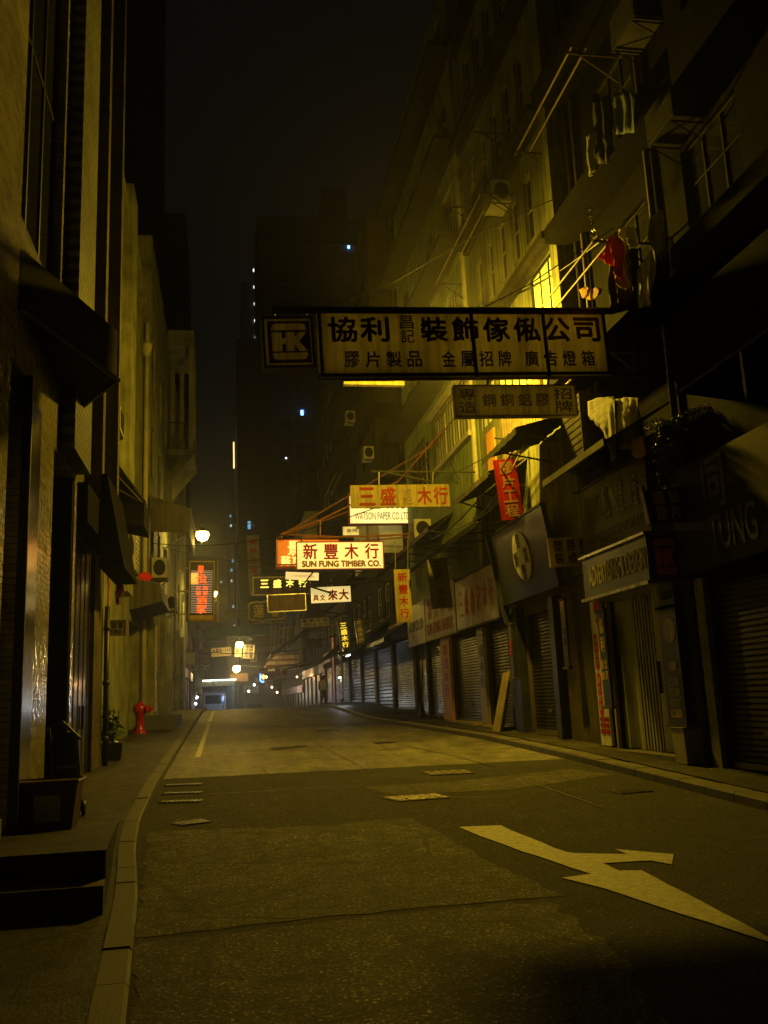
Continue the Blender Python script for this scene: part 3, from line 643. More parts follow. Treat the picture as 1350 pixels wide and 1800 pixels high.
lit_window(tF, 327, 815, 89.5, .12, 1.0, (1, .4, .12), 5)
row_house(FC(-3.2, 1), "left hand house beyond the balcony bay with plain ledges", 64.04, 88, 14, m_wall_far, 0, 2.6, 'ledge', 21)
row_house(FC(-3.4, 1), "last left hand house where the street drops away", 104.5, 150, 12, m_wall_far, 0, 3, 'ledge', 22)
# ------------------------------------------------------------------ hanging signs.  size and height taken at the distance each one hangs
def frame4(TL, TR, BL):
    r = TR-TL; u = TL-BL; f = Fr(BL, r, u); return f, r.length, u.dot(f.u)
def at4(pts, Y): return [atY(*p, Y) for p in pts]
def signboard(name, label, cat, pts, Y, mp, mf=None, texts=(), th=.14, fw_=.05, group=None, onX=None, back=True):
    TL, TR, BL = ([atX(*p, onX) for p in pts[:3]] if onX is not None else at4(pts[:3], Y))
    f, w_, h = frame4(TL, TR, BL); t = thing(name, label, cat, f.p(w_/2, 0, -th/2), group)
    MB().box(0, w_, 0, h, -th, 0, f).build("panel", mp, t)
    if mf:
        o = MB(); e = fw_
        o.box(-e, w_+e, -e, -.002, -th-.01, .02, f); o.box(-e, w_+e, h+.002, h+e, -th-.01, .02, f); o.box(-e, -.002, -.002, h+.002, -th-.01, .02, f); o.box(w_+.002, w_+e, -.002, h+.002, -th-.01, .02, f)
        o.build("frame", mf, t)
    for (mt, calls) in texts:
        for kind, s_, x0, y0, x1, y1, *b in calls:
            o = MB(); fn = {'r': row, 'c': colm, 'l': letters}[kind]; fn(o, f, s_, x0*w_, y0*h, x1*w_, y1*h, .006, *(b or [.015])); o.build("lettering", mt, t)
    t_f[t.name] = (f, w_, h); return t
t_f = {}
def bars(t, name, m, paths, r=.03, n=5):
    for p in paths: MB().tube(p, r, n).build(name, m, t)
SIGNS = "signs hanging out over the street"
# --- 1 the big cream sign
Y = 14.0
m_bigcream = plastic("stained_sign_face", (.66, .62, .42), .34, .45)
t = signboard("signboard", "biggest cream hanging sign with two rows of dark characters on black beams, dark towards us", "sign",
    [(570, 551), (1062, 553), (570, 657)], Y, m_bigcream, m_black,
    [(m_drk, [('r', "協利", .015, .53, .235, .93, .03, .86), ('c', "昌記", .268, .5, .315, .97, .012, .95), ('r', "裝飾傢俬公司", .33, .53, .995, .93, .03, .82),
      ('r', "膠片製品", .06, .1, .345, .36, .02, .7), ('r', "金屬招牌", .395, .1, .66, .36, .02, .7), ('r', "廣告燈箱", .69, .1, .965, .36, .02, .7)])], .2, .06, SIGNS)
P = lambda px, py, dy=0: atY(px, py, Y+.1+dy)
def beam(t, name, m, a, b, r=.06): MB().tube([a, b], r*1.2, 4).build(name, m, t)
beam(t, "top_beam", m_black, P(478, 545.5), P(1300, 547), .055); beam(t, "bottom_beam", m_rust, P(560, 662), P(1300, 661), .05)
beam(t, "upright", m_rust, P(1112, 549), P(1119, 659), .05); beam(t, "brace", m_rust, P(1116, 556), P(1250, 640), .05)
f, w_, h = t_f[t.name]
for k in (.52, .78): MB().box(w_*k-.03, w_*k+.03, -.1, h+.1, .021, .045, f).build("strap", m_black, t)
bars(t, "stay_wire", m_cable, [[P(574, 540), P(690, 497, 1), P(850, 405, 4), atX(985, 345, 7.38)], [P(852, 540), P(930, 500, 2), atX(1080, 400, 7.6)]], .012)
bars(t, "chain", m_rust, [[P(559, 548), P(556, 575)]], .012)
# --- logo box
t = signboard("logo_lightbox", "small square maroon box with cream HK emblem hanging left of the biggest cream sign".replace(" HK", " rounded"), "sign", [(468, 561), (549, 560), (469, 643)], Y, m_bigcream, m_rust, [], .24, .045, None)
f, w_, h = t_f[t.name]
def arcs(y0, y1, top):
    r = .1
    if top: return [(.14, y0), (.9, y0)]+[(.9-r+r*math.cos(a*.196), y1-.09+.09*math.sin(a*.196)) for a in range(9)]+[(.14+r-r*math.cos(a*.196), y1-.09+.09*math.sin(a*.196)) for a in range(8, -1, -1)]
    return [(.9, y1), (.14, y1)]+[(.14+r-r*math.cos(a*.196), y0+.09-.09*math.sin(a*.196)) for a in range(9)]+[(.9-r+r*math.cos(a*.196), y0+.09-.09*math.sin(a*.196)) for a in range(8, -1, -1)]
HKP = [(.14, .3), (.14, .71), (.36, .71), (.36, .58), (.44, .58), (.44, .71), (.64, .71), (.64, .6), (.73, .71), (.9, .71), (.73, .51), (.9, .3), (.72, .3), (.62, .44), (.62, .3), (.44, .3), (.44, .45), (.36, .45), (.36, .3)]
def emblem(o, f, x0, y0, w2, h2, d):
    q = lambda pts: o.prism([f.p(x0+(x-.14)/.76*w2, y0+(y-.12)/.78*h2, d) for x, y in pts], f.n*.006)
    q(arcs(.75, .9, True)); q(arcs(.12, .27, False)); q(HKP)
# maroon film round the emblem; the emblem itself is the bare cream acrylic
o = MB(); q = lambda pts: o.prism([f.p(x*w_, y*h, .002) for x, y in pts], f.n*.004)
bx = lambda a, b, c, d: q([(a, b), (c, b), (c, d), (a, d)])
bx(.06, .05, .14, .95); bx(.9, .05, .97, .95); bx(.14, .9, .9, .95); bx(.14, .05, .9, .12); bx(.14, .71, .9, .75); bx(.14, .27, .9, .3); bx(.36, .58, .44, .71); bx(.36, .3, .44, .45)
q([(.64, .71), (.73, .71), (.64, .6)]); q([(.62, .3), (.72, .3), (.62, .44)]); q([(.9, .71), (.9, .3), (.73, .51)])
for x, sx in ((.14, 1), (.9, -1)):
    for y, sy in ((.9, -1), (.12, 1)): q([(x, y), (x+.1*sx, y), (x+.03*sx, y+.027*sy), (x, y+.09*sy)])
o.build("emblem", m_drk, t)
bars(t, "hanger", m_black, [[f.p(w_*.25, h+.04, -.1), f.p(w_*.25, h+.15, -.1)], [f.p(w_*.95, h+.04, -.1), f.p(w_*.95, h+.15, -.1)]], .012)
# --- 2 lower sign
t = signboard("signboard", "smaller cream sign chained under the biggest sign, single row of thin brown characters", "sign", [(801, 679), (1011, 678), (803, 731)], Y+.05, m_bigcream, m_cream,
    [(m_drk, [('c', "專造", .03, .06, .165, .94, .006, .9), ('r', "鋼銅鋁膠", .2, .3, .79, .72, .006, .74), ('c', "招牌", .82, .06, .97, .94, .006, .9)])], .12, .02, SIGNS)
f, w_, h = t_f[t.name]
for k in (.28, .79): bars(t, "chain", m_rust, [[f.p(w_*k, h, -.06), f.p(w_*k+.02, h+.13, -.06)]], .022)
# --- 3 strip sign lit by the lamp
t = signboard("strip_sign", "narrow cream strip sign glowing under the left half of the biggest sign", "sign", [(606, 662), (709, 664), (606, 674)], 24, m_ylw, m_cream,
    [(m_blktxt, [('r', "160記洪憶海元如特上", .18, .35, .85, .8, .01, .8)])], .15, .03, SIGNS)
bars(t, "support_bar", m_rust, [[atY(709, 669, 24.1), atX(742, 668, 7.38)]], .03)
# --- 4 cream with dark red brush characters
t = signboard("signboard", "shade-toned cream sign with five dark red brush characters hanging in front of a lit sign", "sign", [(615, 853), (789, 851), (617, 893)], 23.5, M("shaded_cream_face", (.2, .16, .06), .6, .35, 1.5, .1, 40, 0, .4, spec=.06), None,  # face and letters darkened to carry the shade on this cream sign
    [(M("shaded_red_brush", (.16, .012, .008), .6, spec=.06), [('r', "三盛", .06, .12, .48, .88, .02, .72), ('r', "木行", .66, .12, .99, .88, .02, .86)]), (m_drk, [('c', "合記", .525, .1, .615, .9, .008, .9)])], .06, .05, SIGNS)
Q = lambda px, py: atY(px, py, 23.5)
bars(t, "support_bar", m_black, [[Q(652, 829), Q(835, 830)], [Q(672, 829), Q(765, 848)], [Q(666, 853), Q(666, 830)], [Q(760, 851), Q(761, 830)], [Q(826, 830), Q(829, 852)]], .025)
# --- 5 lit box behind
t = signboard("lightbox_sign", "brightest lit cream box with red rim, half hidden behind the shade-toned sign", "sign", [(613, 868), (722, 868), (616, 920)], 36, lightbox("lit_cream_face", (1, .82, .3), 1.25, .25), m_redbd,
    [(m_orange, [('r', "屈臣紙行", .08, .5, .92, .86, .03)]), (m_blktxt, [('l', "WATSON PAPER CO LTD", .07, .12, .95, .37, .0)])], .3, .04, SIGNS)
bars(t, "support_bar", m_orangebar, [[atY(488, 945, 36.1), atY(612, 872, 36.1), atX(772, 776, 7.38)], [atY(500, 941, 36.1), atY(615, 898, 36.1)], [atY(722, 893, 36.1), atX(745, 890, 7.38)]], .04)
# --- 6 lit, plants in front
t = signboard("lightbox_sign", "yellow lit box with faint writing and vines in front, just under the brightest box", "sign", [(602, 926), (676, 925), (603, 941)], 44, lightbox("lit_yellow_face", (1, .74, .16), 1.0, .5), m_black,
    [(m_drk, [('r', "美時紙業公司", .08, .3, .9, .75, .01)])], .2, .03, SIGNS)
bars(t, "support_bar", m_rust, [[atY(676, 932, 44.1), atX(705, 930, 7.38)]], .04)
# --- 7 yellow timber sign
m_suny = M("cream_yellow_face", (.85, .72, .34), .4, .12, 2, 0)
m_creamglow = lightbox("glowing_cream_face", (1, .8, .3), .72, .2)  # weak emission put into the face keeps both cream boards bright
t = signboard("signboard", "clean bright cream sign with four red characters over bold maroon English capitals", "sign", [(523, 954), (673, 953), (523, 1000)], 31, m_creamglow, m_redbd,
    [(m_redtxt, [('r', "新豐木行", .03, .37, .99, .95, .022, .66)]), (M("maroon_capitals", (.2, .01, .015), .4, .2, 5, 0), [('l', "SUN FUNG TIMBER CO.", .055, .07, .965, .29, .05)])], .22, .035, SIGNS)
Q = lambda px, py: atY(px, py, 31.1)
bars(t, "support_bar", m_orangebar, [[Q(494, 939), Q(600, 944), Q(705, 940), atX(758, 930, 7.38)], [Q(530, 945), Q(690, 942)], [Q(563, 942), Q(563, 914)], [Q(494, 939), Q(563, 914), Q(700, 846), atX(782, 752, 7.38)]], .03)
bars(t, "hanger", m_rust, [[Q(530, 953), Q(530, 944)], [Q(665, 952), Q(665, 942)]], .02)
# --- 9 vertical yellow sign on the same bar
t = signboard("vertical_sign", "bright yellow vertical board with four red characters on two long rods", "sign", [(694, 1001), (721.5, 1000), (698, 1094)], 30.6, m_ylw, None,
    [(m_redtxt, [('c', "新豐木行", .22, .05, .8, .96, .02, .74)])], .05, 0, SIGNS)
f, w_, h = t_f[t.name]; Q = lambda px, py: atY(px, py, 30.6)
bars(t, "hanging_rod", m_grey, [[f.p(.06, h-.02, 0), Q(694, 942)], [f.p(w_-.06, h-.02, 0), Q(717, 940)]], .014)
# --- 8 orange lightbox
t = signboard("lightbox_sign", "lit orange box with pale yellow characters poking out left of the cream timber sign", "sign", [(487, 949), (594, 949), (488, 998)], 37, lightbox("lit_orange_face", (.95, .17, .01), .6, .3), m_redbd,
    [(E("lit_yellow_letter", (1, .78, .2), 1.1), [('l', "景", .17, .45, .35, .95, .03), ('r', "蘇京紙品文", .04, .08, .95, .42, .03, .86)])], .3, .04, SIGNS)
f, w_, h = t_f[t.name]; bars(t, "support_bar", m_orangebar, [[f.p(.2, h+.04, -.1), f.p(.2, h+.25, -.1)], [f.p(0, h*.1, .06), f.p(w_*.4, h*.1, .06)], [f.p(0, h*.02, .06), f.p(w_*.4, h*.02, .06)], [f.p(w_, h*.9, -.1), atX(720, 944, 7.38)]], .03)
# --- 10 pale strip
t = signboard("strip_sign", "small pale yellow strip sign with tiny red lettering under the cream timber sign", "sign", [(502, 1005), (560, 1007), (502, 1018)], 38.5, lightbox("lit_pale_face", (1, .8, .25), .9, .2), None, [(m_redtxt, [('l', "LTRSENTRIM", .16, .35, .85, .6, 0)])], .08, 0, SIGNS)
bars(t, "support_bar", m_rust, [[atY(560, 1008, 38.6), atX(700, 1004, 7.38)], [atY(550, 1006, 38.4), atY(528, 1034, 38.4)]], .03)
# --- 11 black neon sign
t = signboard("neon_sign", "black board with pale rim and glowing yellow characters above the blank brown board", "sign", [(446, 1016), (545, 1014), (446, 1045)], 45, m_black, m_cream,
    [(E("lit_gold_letter", (1, .78, .12), 1.6, (.7, .5, .1)), [('r', "三盛木行", .08, .4, .98, .86, .035, .62)]), (m_brown, [('r', "三盛木行", .08, .06, .98, .36, .03, .7)])], .22, .04, SIGNS)
bars(t, "support_bar", m_rust, [[atY(447, 1010, 45.1), atY(548, 1006, 45.1), atX(690, 990, 7.38)]], .04)
# --- 12 blank brown board
t = signboard("blank_board", "blank rusty brown board with a pale metal rim", "sign", [(471, 1047), (536, 1044), (472, 1075)], 40, m_brown, m_alu, [], .12, .035, SIGNS)
bars(t, "support_bar", m_rust, [[atY(505, 1044, 40.1), atY(505, 1030, 40.1), atX(700, 1020, 7.38)]], .025)
# --- 13 wavy edged board
t = signboard("neon_sign", "dark grey board with wavy gilded border and one large gilt character", "sign", [(437, 1059), (500, 1056), (438, 1092)], 58, M("slate_board", (.1, .1, .09), .5), None,
    [(m_goldtxt, [('l', "蓮", .13, .18, .42, .85, .02), ('l', "香", .62, .18, .84, .6, .02)])], .25, 0, SIGNS)
f, w_, h = t_f[t.name]; o = MB(); path = []
for k in range(97):
    a = 2*math.pi*k/96; c, s_ = math.cos(a), math.sin(a); x = .5+.5*(abs(c)**.35)*(1 if c > 0 else -1)*(1+.02*math.sin(30*a)); y = .5+.5*(abs(s_)**.35)*(1 if s_ > 0 else -1)*(1+.05*math.sin(26*a)); path.append(f.p(x*w_, y*h, .06))
o.tube(path, .055, 5).build("wavy_border", m_goldtxt, t); MB().box(0, w_, -.2, -.1, -.2, .05, f).build("rail", m_cream, t)
bars(t, "support_bar", m_rust, [[f.p(w_, h*.8, -.1), atX(600, 1080, 7.38)]], .05)
# --- 14
t = signboard("signboard", "cream sign with red characters, largest at right, crossed by a slanting bar", "sign", [(546, 1033), (615, 1030), (548, 1060)], 41, m_creamglow, None,
    [(m_redtxt, [('r', "具文", .03, .13, .36, .5, .03, .84), ('r', "來大", .4, .13, .96, .8, .035, .84)])], .15, .03, SIGNS)
bars(t, "support_bar", m_black, [[atY(545, 1031, 40.8), atY(580, 1042, 40.8), atX(640, 1061, 7.38)], [atY(555, 1026, 41), atX(680, 1022, 7.38)]], .045)
# --- 15 tall dim board
t = signboard("vertical_sign", "tall dim cream board with faded red characters, far left of the orange box", "sign", [(434, 941), (456, 940), (438, 1046)], 78, M("faded_board", (.4, .36, .24), .6, .4, .8), m_rust,
    [(m_redtxt, [('c', "南林五金公司", .2, .03, .8, .97, .02, .7)])], .3, .05, SIGNS)
bars(t, "support_bar", m_rust, [[atY(420, 997, 78), atY(480, 995, 78), atX(570, 990, 7.38)], [atY(434, 985, 77.7), atY(458, 984, 77.7)]], .05)
# --- 16 green
t = signboard("signboard", "long dark green board slung across the street with one faint character", "sign", [(361, 1102), (470, 1099), (361, 1120)], 84, m_green, None, [(M("faint_green_letter", (.16, .3, .1), .6), [('l', "佳", .68, .18, .76, .85, .01)])], .2, 0, SIGNS)
bars(t, "support_bar", m_rust, [[atY(361, 1108, 84.2), atX(330, 1108, -3.4)], [atY(470, 1106, 84.2), atX(535, 1106, 7.38)]], .05)
t = signboard("signboard", "dark hanging board with three faint shapes just above the long green board", "sign", [(394, 1073), (437, 1072), (394, 1085)], 80, m_black, None, [(m_brown, [('r', "酒家行", .12, .2, .9, .8, .02, .6)])], .2, 0, SIGNS)
bars(t, "support_bar", m_rust, [[atY(437, 1078, 80.2), atX(545, 1074, 7.38)]], .05)
# --- 17.. far signs
def far(pts, Y, face, label, texts, side=1, name="signboard", th=.2, mf=None):
    t = signboard(name, label, "sign", pts, Y, face, mf, texts, th, .05, SIGNS); f, w_, h = t_f[t.name]
    e = f.p(w_ if side > 0 else 0, h*.8, -.1); bars(t, "support_bar", m_rust, [[e, V((7.38 if side > 0 else -3.15, e.y, e.z+.4))]], .05); return t
m_dimy = M("dim_yellow_face", (.5, .4, .16), .5, .3, 1)
far([(372, 1140), (407, 1137), (372, 1155)], 96, m_dimy, "dim yellow sign with dark characters above tiny English capitals, left of the lit sign", [(m_blktxt, [('r', "美麗華", .05, .42, .55, .9, .04, .8), ('r', "冰室餐廳", .57, .5, .97, .85, .02, .8), ('l', "MEILI WAH RESTAURANT", .05, .12, .95, .3, .0)])], -1)
far([(413, 1137), (424, 1137), (413, 1154)], 95, lightbox("lit_far_yellow", (1, .62, .1), 1.3, .2), "little lit yellow sign with one red character under a pinkish lamp", [(m_redtxt, [('l', "英", .1, .3, .7, .95, .03)])], 1, "lightbox_sign", .3, m_cream)
far([(427, 1133), (446, 1134), (427, 1157)], 94, m_cream, "cream square sign crowded with four pairs of black characters far down the street", [(m_blktxt, [('r', "榮興", .1, .76, .9, .97, .04), ('r', "大押", .1, .52, .9, .73, .04), ('r', "影樓", .1, .28, .9, .49, .04), ('r', "中環", .1, .04, .9, .25, .04)])])
far([(344, 1150), (367, 1150), (345, 1167)], 92, M("grey_far_board", (.12, .1, .08), .6), "dim brown board on the left above a small cream board", [(m_blktxt, [('r', "榮木行", .1, .3, .9, .7, .03)])], -1)
far([(343, 1170), (368, 1169), (343, 1178)], 91, m_cream, "small cream board with one row of dark characters at far left", [(m_blktxt, [('r', "美麗華", .06, .2, .55, .85, .03, .8), ('r', "大酒樓", .57, .25, .95, .7, .02, .8)])], -1)
far([(404, 1185), (436, 1183), (404, 1199)], 135, M("rosy_board", (.4, .2, .1), .6, .5, .5), "faded rosy brown board low down below the farthest lamp", [], 1)
far([(428, 1206), (455, 1205), (428, 1219)], 118, M("dim_cream_far", (.34, .3, .2), .6), "dim cream board low at the street end above parked vehicles", [(m_blktxt, [('r', "吳泰行", .15, .45, .85, .9, .04, .8), ('r', "珠寶金行", .1, .1, .9, .35, .03, .8)])])
far([(453, 1175), (472, 1173), (453, 1185)], 88, m_cream, "tiny cream sign with bold black characters near the blue neon hook", [(m_blktxt, [('r', "公利行", .1, .45, .9, .92, .05, .8), ('l', "KUNG LEE", .15, .12, .85, .33, .01)])])
far([(484, 1174), (494, 1173), (484, 1190)], 82, m_cream, "left one of two small square signs with red figures on the right wall", [(m_redtxt, [('r', "影樓", .1, .5, .9, .9, .04), ('r', "影相", .1, .08, .9, .46, .04)])])
far([(497, 1174), (505, 1173), (497, 1190)], 80, m_cream, "right one of two small square signs with red figures on the right wall", [(m_redtxt, [('l', "快相", .1, .35, .9, .7, .04)])])
t = far([(527, 1088), (578, 1085), (528, 1103)], 55, m_cream, "old cream sign with black characters over English capitals, below the red cream sign", [(m_blktxt, [('r', "蔡榮巧坤", .04, .5, .96, .93, .03, .62), ('l', "HUNG K. CHOI", .1, .12, .9, .4, .01)])], 1, "signboard", .14, m_rust)
far([(596, 1094), (614, 1092), (599, 1141)], 47, m_black, "narrow black board with four bright yellow characters beside lit shutters", [(E("lit_gold_column", (1, .7, .05), 1.1, (.7, .5, .1)), [('c', "三盛木行", .2, .03, .8, .98, .03, .8)])], 1, "vertical_sign")
far([(626, 1091), (640, 1089), (629, 1132)], 42, m_blue, "narrow slate board with dull gold characters right of the bright yellow lettered one", [(m_goldtxt, [('c', "三盛木行", .2, .03, .8, .98, .03, .8)])], 1, "vertical_sign")
t = signboard("vertical_sign", "dull olive vertical board with black characters in front of the cream shop fascias", "sign", [(757, 984), (790, 981), (761, 1069)], 27, M("olive_board", (.16, .15, .09), .5, .4, 2), m_rust,
    [(m_blktxt, [('c', "三盛", .28, .58, .72, .96, .025, .86), ('r', "合記", .2, .46, .8, .55, .01, .6), ('c', "木行", .28, .04, .74, .42, .025, .86)])], .1, .02, SIGNS)
bars(t, "support_bar", m_rust, [[atY(774, 982, 27), atY(774, 968, 27), atX(812, 960, 7.38)]], .02)
t = signboard("vertical_sign", "only red vertical board, four pale characters, hanging below the tin eave", "sign", [(878, 808), (916, 805), (883, 915)], 20.6, M("dull_red_board", (.15, .004, .004), .6, .35, 2, .1, 40, 0, .4, spec=.06), None,
    [(M("faded_pale_letter", (.17, .09, .05), .6, spec=.06), [('c', "膠片工程", .22, .03, .82, .97, .025, .82)])], .06, 0, SIGNS)
bars(t, "support_bar", m_black, [[atY(880, 806, 20.6), atY(886, 770, 20.6)], [atY(912, 805, 20.6), atY(912, 770, 20.6)], [atY(870, 770, 20.6), atX(985, 775, 7.38)]], .03)
t = signboard("signboard", "small yellow board with two rows of three black characters beside the round white emblem", "sign", [(964, 946), (1038, 942), (968, 997)], 17.9, plastic("yellow_acrylic", (.8, .66, .26), .45, .2), None,
    [(m_blktxt, [('r', "塑膠製", .08, .53, .98, .9, .02, .66), ('r', "裝修工", .08, .1, .98, .46, .02, .66)])], .05, 0, SIGNS)
bars(t, "support_bar", m_black, [[atY(1036, 960, 17.93), atX(1060, 958, 7.38)], [atY(1036, 990, 17.93), atX(1062, 990, 7.38)]], .02)
t = signboard("signboard", "dark navy board with two rows of dull gold characters under the hanging vine", "sign", [(1130, 862), (1245, 852), (1142, 921)], 13.3, m_navy, None,
    [(m_goldtxt, [('r', "匾額招牌", .1, .56, .97, .93, .04, .7), ('r', "膠片製品", .1, .1, .97, .46, .04, .7)])], .12, 0, SIGNS)
f, w_, h = t_f[t.name]; MB().tube([f.p(.02, -.05, .03), f.p(-.02, h+.06, .03)], .025, 6).build("corner_tube", m_rust, t)
# --- shop fascias on the right
def fascia(label, a0, a1, z0, z1, mp, mf, texts, fc=R2, d=.003, th=.12, name="shop_sign", tilt=0):
    f = fc.fr(a1 if fc.out < 0 else a0, z0, d+th); w_, h = abs(a1-a0), z1-z0
    if tilt: f = Fr(f.o, f.r, f.u+f.n*tilt)
    t = thing(name, label, "shop sign", f.p(w_/2, 0, -th/2), "shop signs on the right hand walls" if fc.out < 0 else None)
    MB().box(0, w_, 0, h, -th, 0, f).build("panel", mp, t)
    if mf:
        o = MB(); o.box(-.04, w_+.04, -.05, -.002, -th, .03, f); o.build("frame", mf, t); o = MB(); o.box(-.04, w_+.04, h+.002, h+.05, -th, .03, f); o.build("frame", mf, t)
    for mt, calls in texts:
        for kind, s_, x0, y0, x1, y1, *b in calls: o = MB(); {'r': row, 'c': colm, 'l': letters}[kind](o, f, s_, x0*w_, y0*h, x1*w_, y1*h, .005, *(b or [.015])); o.build("lettering", mt, t)
    t_f[t.name] = (f, w_, h); return t
fascia("cream shop fascia with faded red characters above the pier and shutter", 23.5, 28.0, 3.5, 5.0, m_cream, m_rust, [(m_redtxt, [('r', "三盛合記木行", .06, .25, .95, .75, .02, .55)])], d=.1)
fascia("cream shop fascia with red English capitals partly behind the olive vertical board", 28.15, 32.6, 3.5, 5.1, m_cream, m_trim, [(m_redtxt, [('r', "新豐木行", .05, .45, .95, .9, .02, .6), ('l', "SUN FUNG TIMBER", .04, .1, .9, .34, .02)])], d=.1)
fascia("narrow white fascia with small black capitals at the far end of the cream fascias", 32.75, 36.0, 3.45, 5.0, m_white, None, [(m_blktxt, [('l', "TIMBER CO. LTD", .1, .35, .9, .6, .015)])], d=.1)
t = fascia("dark slate fascia leaning out, carrying a round white emblem board", 18.5, 22.5, 3.75, 5.5, m_blue, m_black, [], d=.25, tilt=.16)
f, w_, h = t_f[t.name]; n = 36; c = f.p(w_*.54, h*.52, .004); o = MB(); o.prism([c+(f.r*math.cos(6.2832*k/n)+f.u*math.sin(6.2832*k/n))*.58 for k in range(n)], f.n*.03); o.build("round_emblem", m_white, t)
o = MB(); f2 = Fr(f.o+f.n*.036, f.r, f.u); letters(o, f2, "建", w_*.54-.12, h*.52+.2, w_*.54+.12, h*.52+.56, 0, .02); o.build("lettering", m_blktxt, t); o = MB(); letters(o, f2, "新", w_*.54-.5, h*.52-.2, w_*.54-.2, h*.52+.15, 0, .02); o.build("lettering", m_blktxt, t); o = MB(); letters(o, f2, "業", w_*.54+.2, h*.52-.2, w_*.54+.5, h*.52+.15, 0, .02); o.build("lettering", m_blktxt, t); o = MB(); letters(o, f2, "豐", w_*.54-.15, h*.52-.55, w_*.54+.15, h*.52-.2, 0, .02); o.build("lettering", m_blktxt, t)
b_l = MB(); b_l.box(-.06, .0, -.5, h+.1, -.1, .08, f); b_l.build("side_fin", m_blue, t)
# upper board with carved characters and hood
R1b = FC(7.45, -1)
o_sh = thing("shop_building", "near right shop front with ribbed white steel doors under a boxed canopy", "shop", (7.6, 15, .3))
HD = [(14.75, 16.9, pavR(15.6)+.06, pavR(15.6)+2.85), (17.0, 17.5, pavR(17)+.06, pavR(17)+2.85, .5)]
mb = MB(); facade(R1b, mb, 13.7, 17.58, -2, 5.9, HD, .22, .2); mb.build("shop_front", m_wall_grey, o_sh)
a0, a1, z0, z1 = HD[0]; o = MB(); vs = []
R1b.box(o, a0+1.35, a1-.02, z0, z1, -.12, -.07); o.build("door", m_whitedoor, o_sh)
o = MB(); pts = []
for k in range(14):
    a = a0+.55+k*.06; R1b.box(o, a, a+.035, z0, z1, -.12, -.05-.02*(k % 2))
R1b.box(o, a0+.53, a0+1.4, z0, z1, -.14, -.121); o.build("folding_shutter", m_whitedoor, o_sh)
o = MB(); R1b.box(o, a0+.02, a0+.52, z0, z1, -.13, -.06); o.build("door", m_whitedoor, o_sh)
o = MB(); R1b.box(o, a0+.42, a0+.47, z0+1.0, z0+1.55, -.058, -.01); o.build("door_handle", m_black, o_sh)
o = MB(); R1b.box(o, 16.92, 16.99, z0, 3.2, .003, .08); o.build("door_jamb", m_cream, o_sh)
o = MB(); R1b.box(o, 14.2, 17.5, z0-.3, z0-.005, .003, .3); o.build("door_step", m_kerb, o_sh)
fascia("dark carved shop board with green characters over a long English line", 14.6, 17.45, 4.15, 5.55, M("carved_board", (.08, .075, .05), .6, .4), m_rust, [(M("carved_letter", (.12, .14, .08), .5), [('r', "家私建造", .06, .42, .92, .88, .02, .55), ('l', "WALLEN KONG KEE JOINERY & CO.", .05, .12, .95, .3, .01)])], R1b, .003)
t = thing("boxed_canopy", "boxed shop canopy, grey side in English capitals, dark end with orange emblem", "canopy", (7.1, 15, 3.2))
cb = FC(6.78, -1); o = MB(); o.box(6.78, 7.44, 13.75, 16.5, 3.2, 3.95); o.build("box", m_blue, t)
f = cb.fr(16.5, 3.2, .002); o = MB(); letters(o, f, "ADVERTISING & DESIGN", .3, .2, 2.68, .56, .003, .018); o.build("lettering", m_cream, t)
o = MB(); o.box(6.72, 7.46, 13.7, 16.55, 3.14, 3.198); o.box(6.72, 7.46, 13.7, 16.55, 3.952, 4.0); o.build("rim", m_alu, t)
fe = Fr((6.78, 13.748, 3.2), (1, 0, 0), (0, 0, 1)); o = MB(); o.box(.02, .64, .03, .72, .001, .01, fe); o.build("end_panel", m_black, t)
o = MB(); emblem(o, fe, .13, .08, .36, .6, .011); o.build("emblem", M("orange_emblem", (.85, .14, .03), .5), t)
o = MB(); letters(o, fe, "製", .53, .48, .61, .58, .012); letters(o, fe, "品", .53, .12, .61, .22, .012); letters(o, fe, "片", .05, .12, .11, .2, .012); o.build("lettering", m_brown, t)
o = MB(); o.prism([(6.2, 13.7, 5.5), (7.44, 13.7, 6.2), (7.44, 13.7, 6.24), (6.2, 13.7, 5.54)], (0, 2.9, 0)); o.box(6.16, 6.21, 13.65, 16.65, 5.44, 5.56)
tag(o.build("shop_hood", m_tin), "sloping tin hood over the carved shop board", "canopy")
# far near-right shop
fascia("grey shop fascia with one large character over tall English capitals at the right edge", 9.4, 13.6, 3.25, 4.95, M("shaded_grey_fascia", (.05, .048, .04), .6, .5, spec=.06), None, [(m_blktxt, [('l', "同", .24, .5, .38, .95, .03), ('l', "TUNG", .25, .12, .55, .44, .012)])], R1b, .003, .2)  # panel colour lowered to carry the shade at the right edge
o_s2 = thing("shop_building", "shuttered shop at the right edge under the big grey fascia", "shop", (7.6, 12, .3))
HD2 = [(11.0, 13.1, pavR(12)+.06, pavR(12)+2.8), (8, 10.6, pavR(9)+.06, pavR(9)+2.8)]
mb = MB(); facade(R1b, mb, 6, 13.68, -2, 3.2, HD2, .2, .2); mb.build("shop_front", m_wall_dark, o_s2)
for h in HD2: shutter(o_s2, R1b, h, m_shutd, -.1)
o = MB(); R1b.box(o, 13.15, 13.4, .1, 3.15, .003, .1); o.build("pier", m_wall_pale, o_s2)
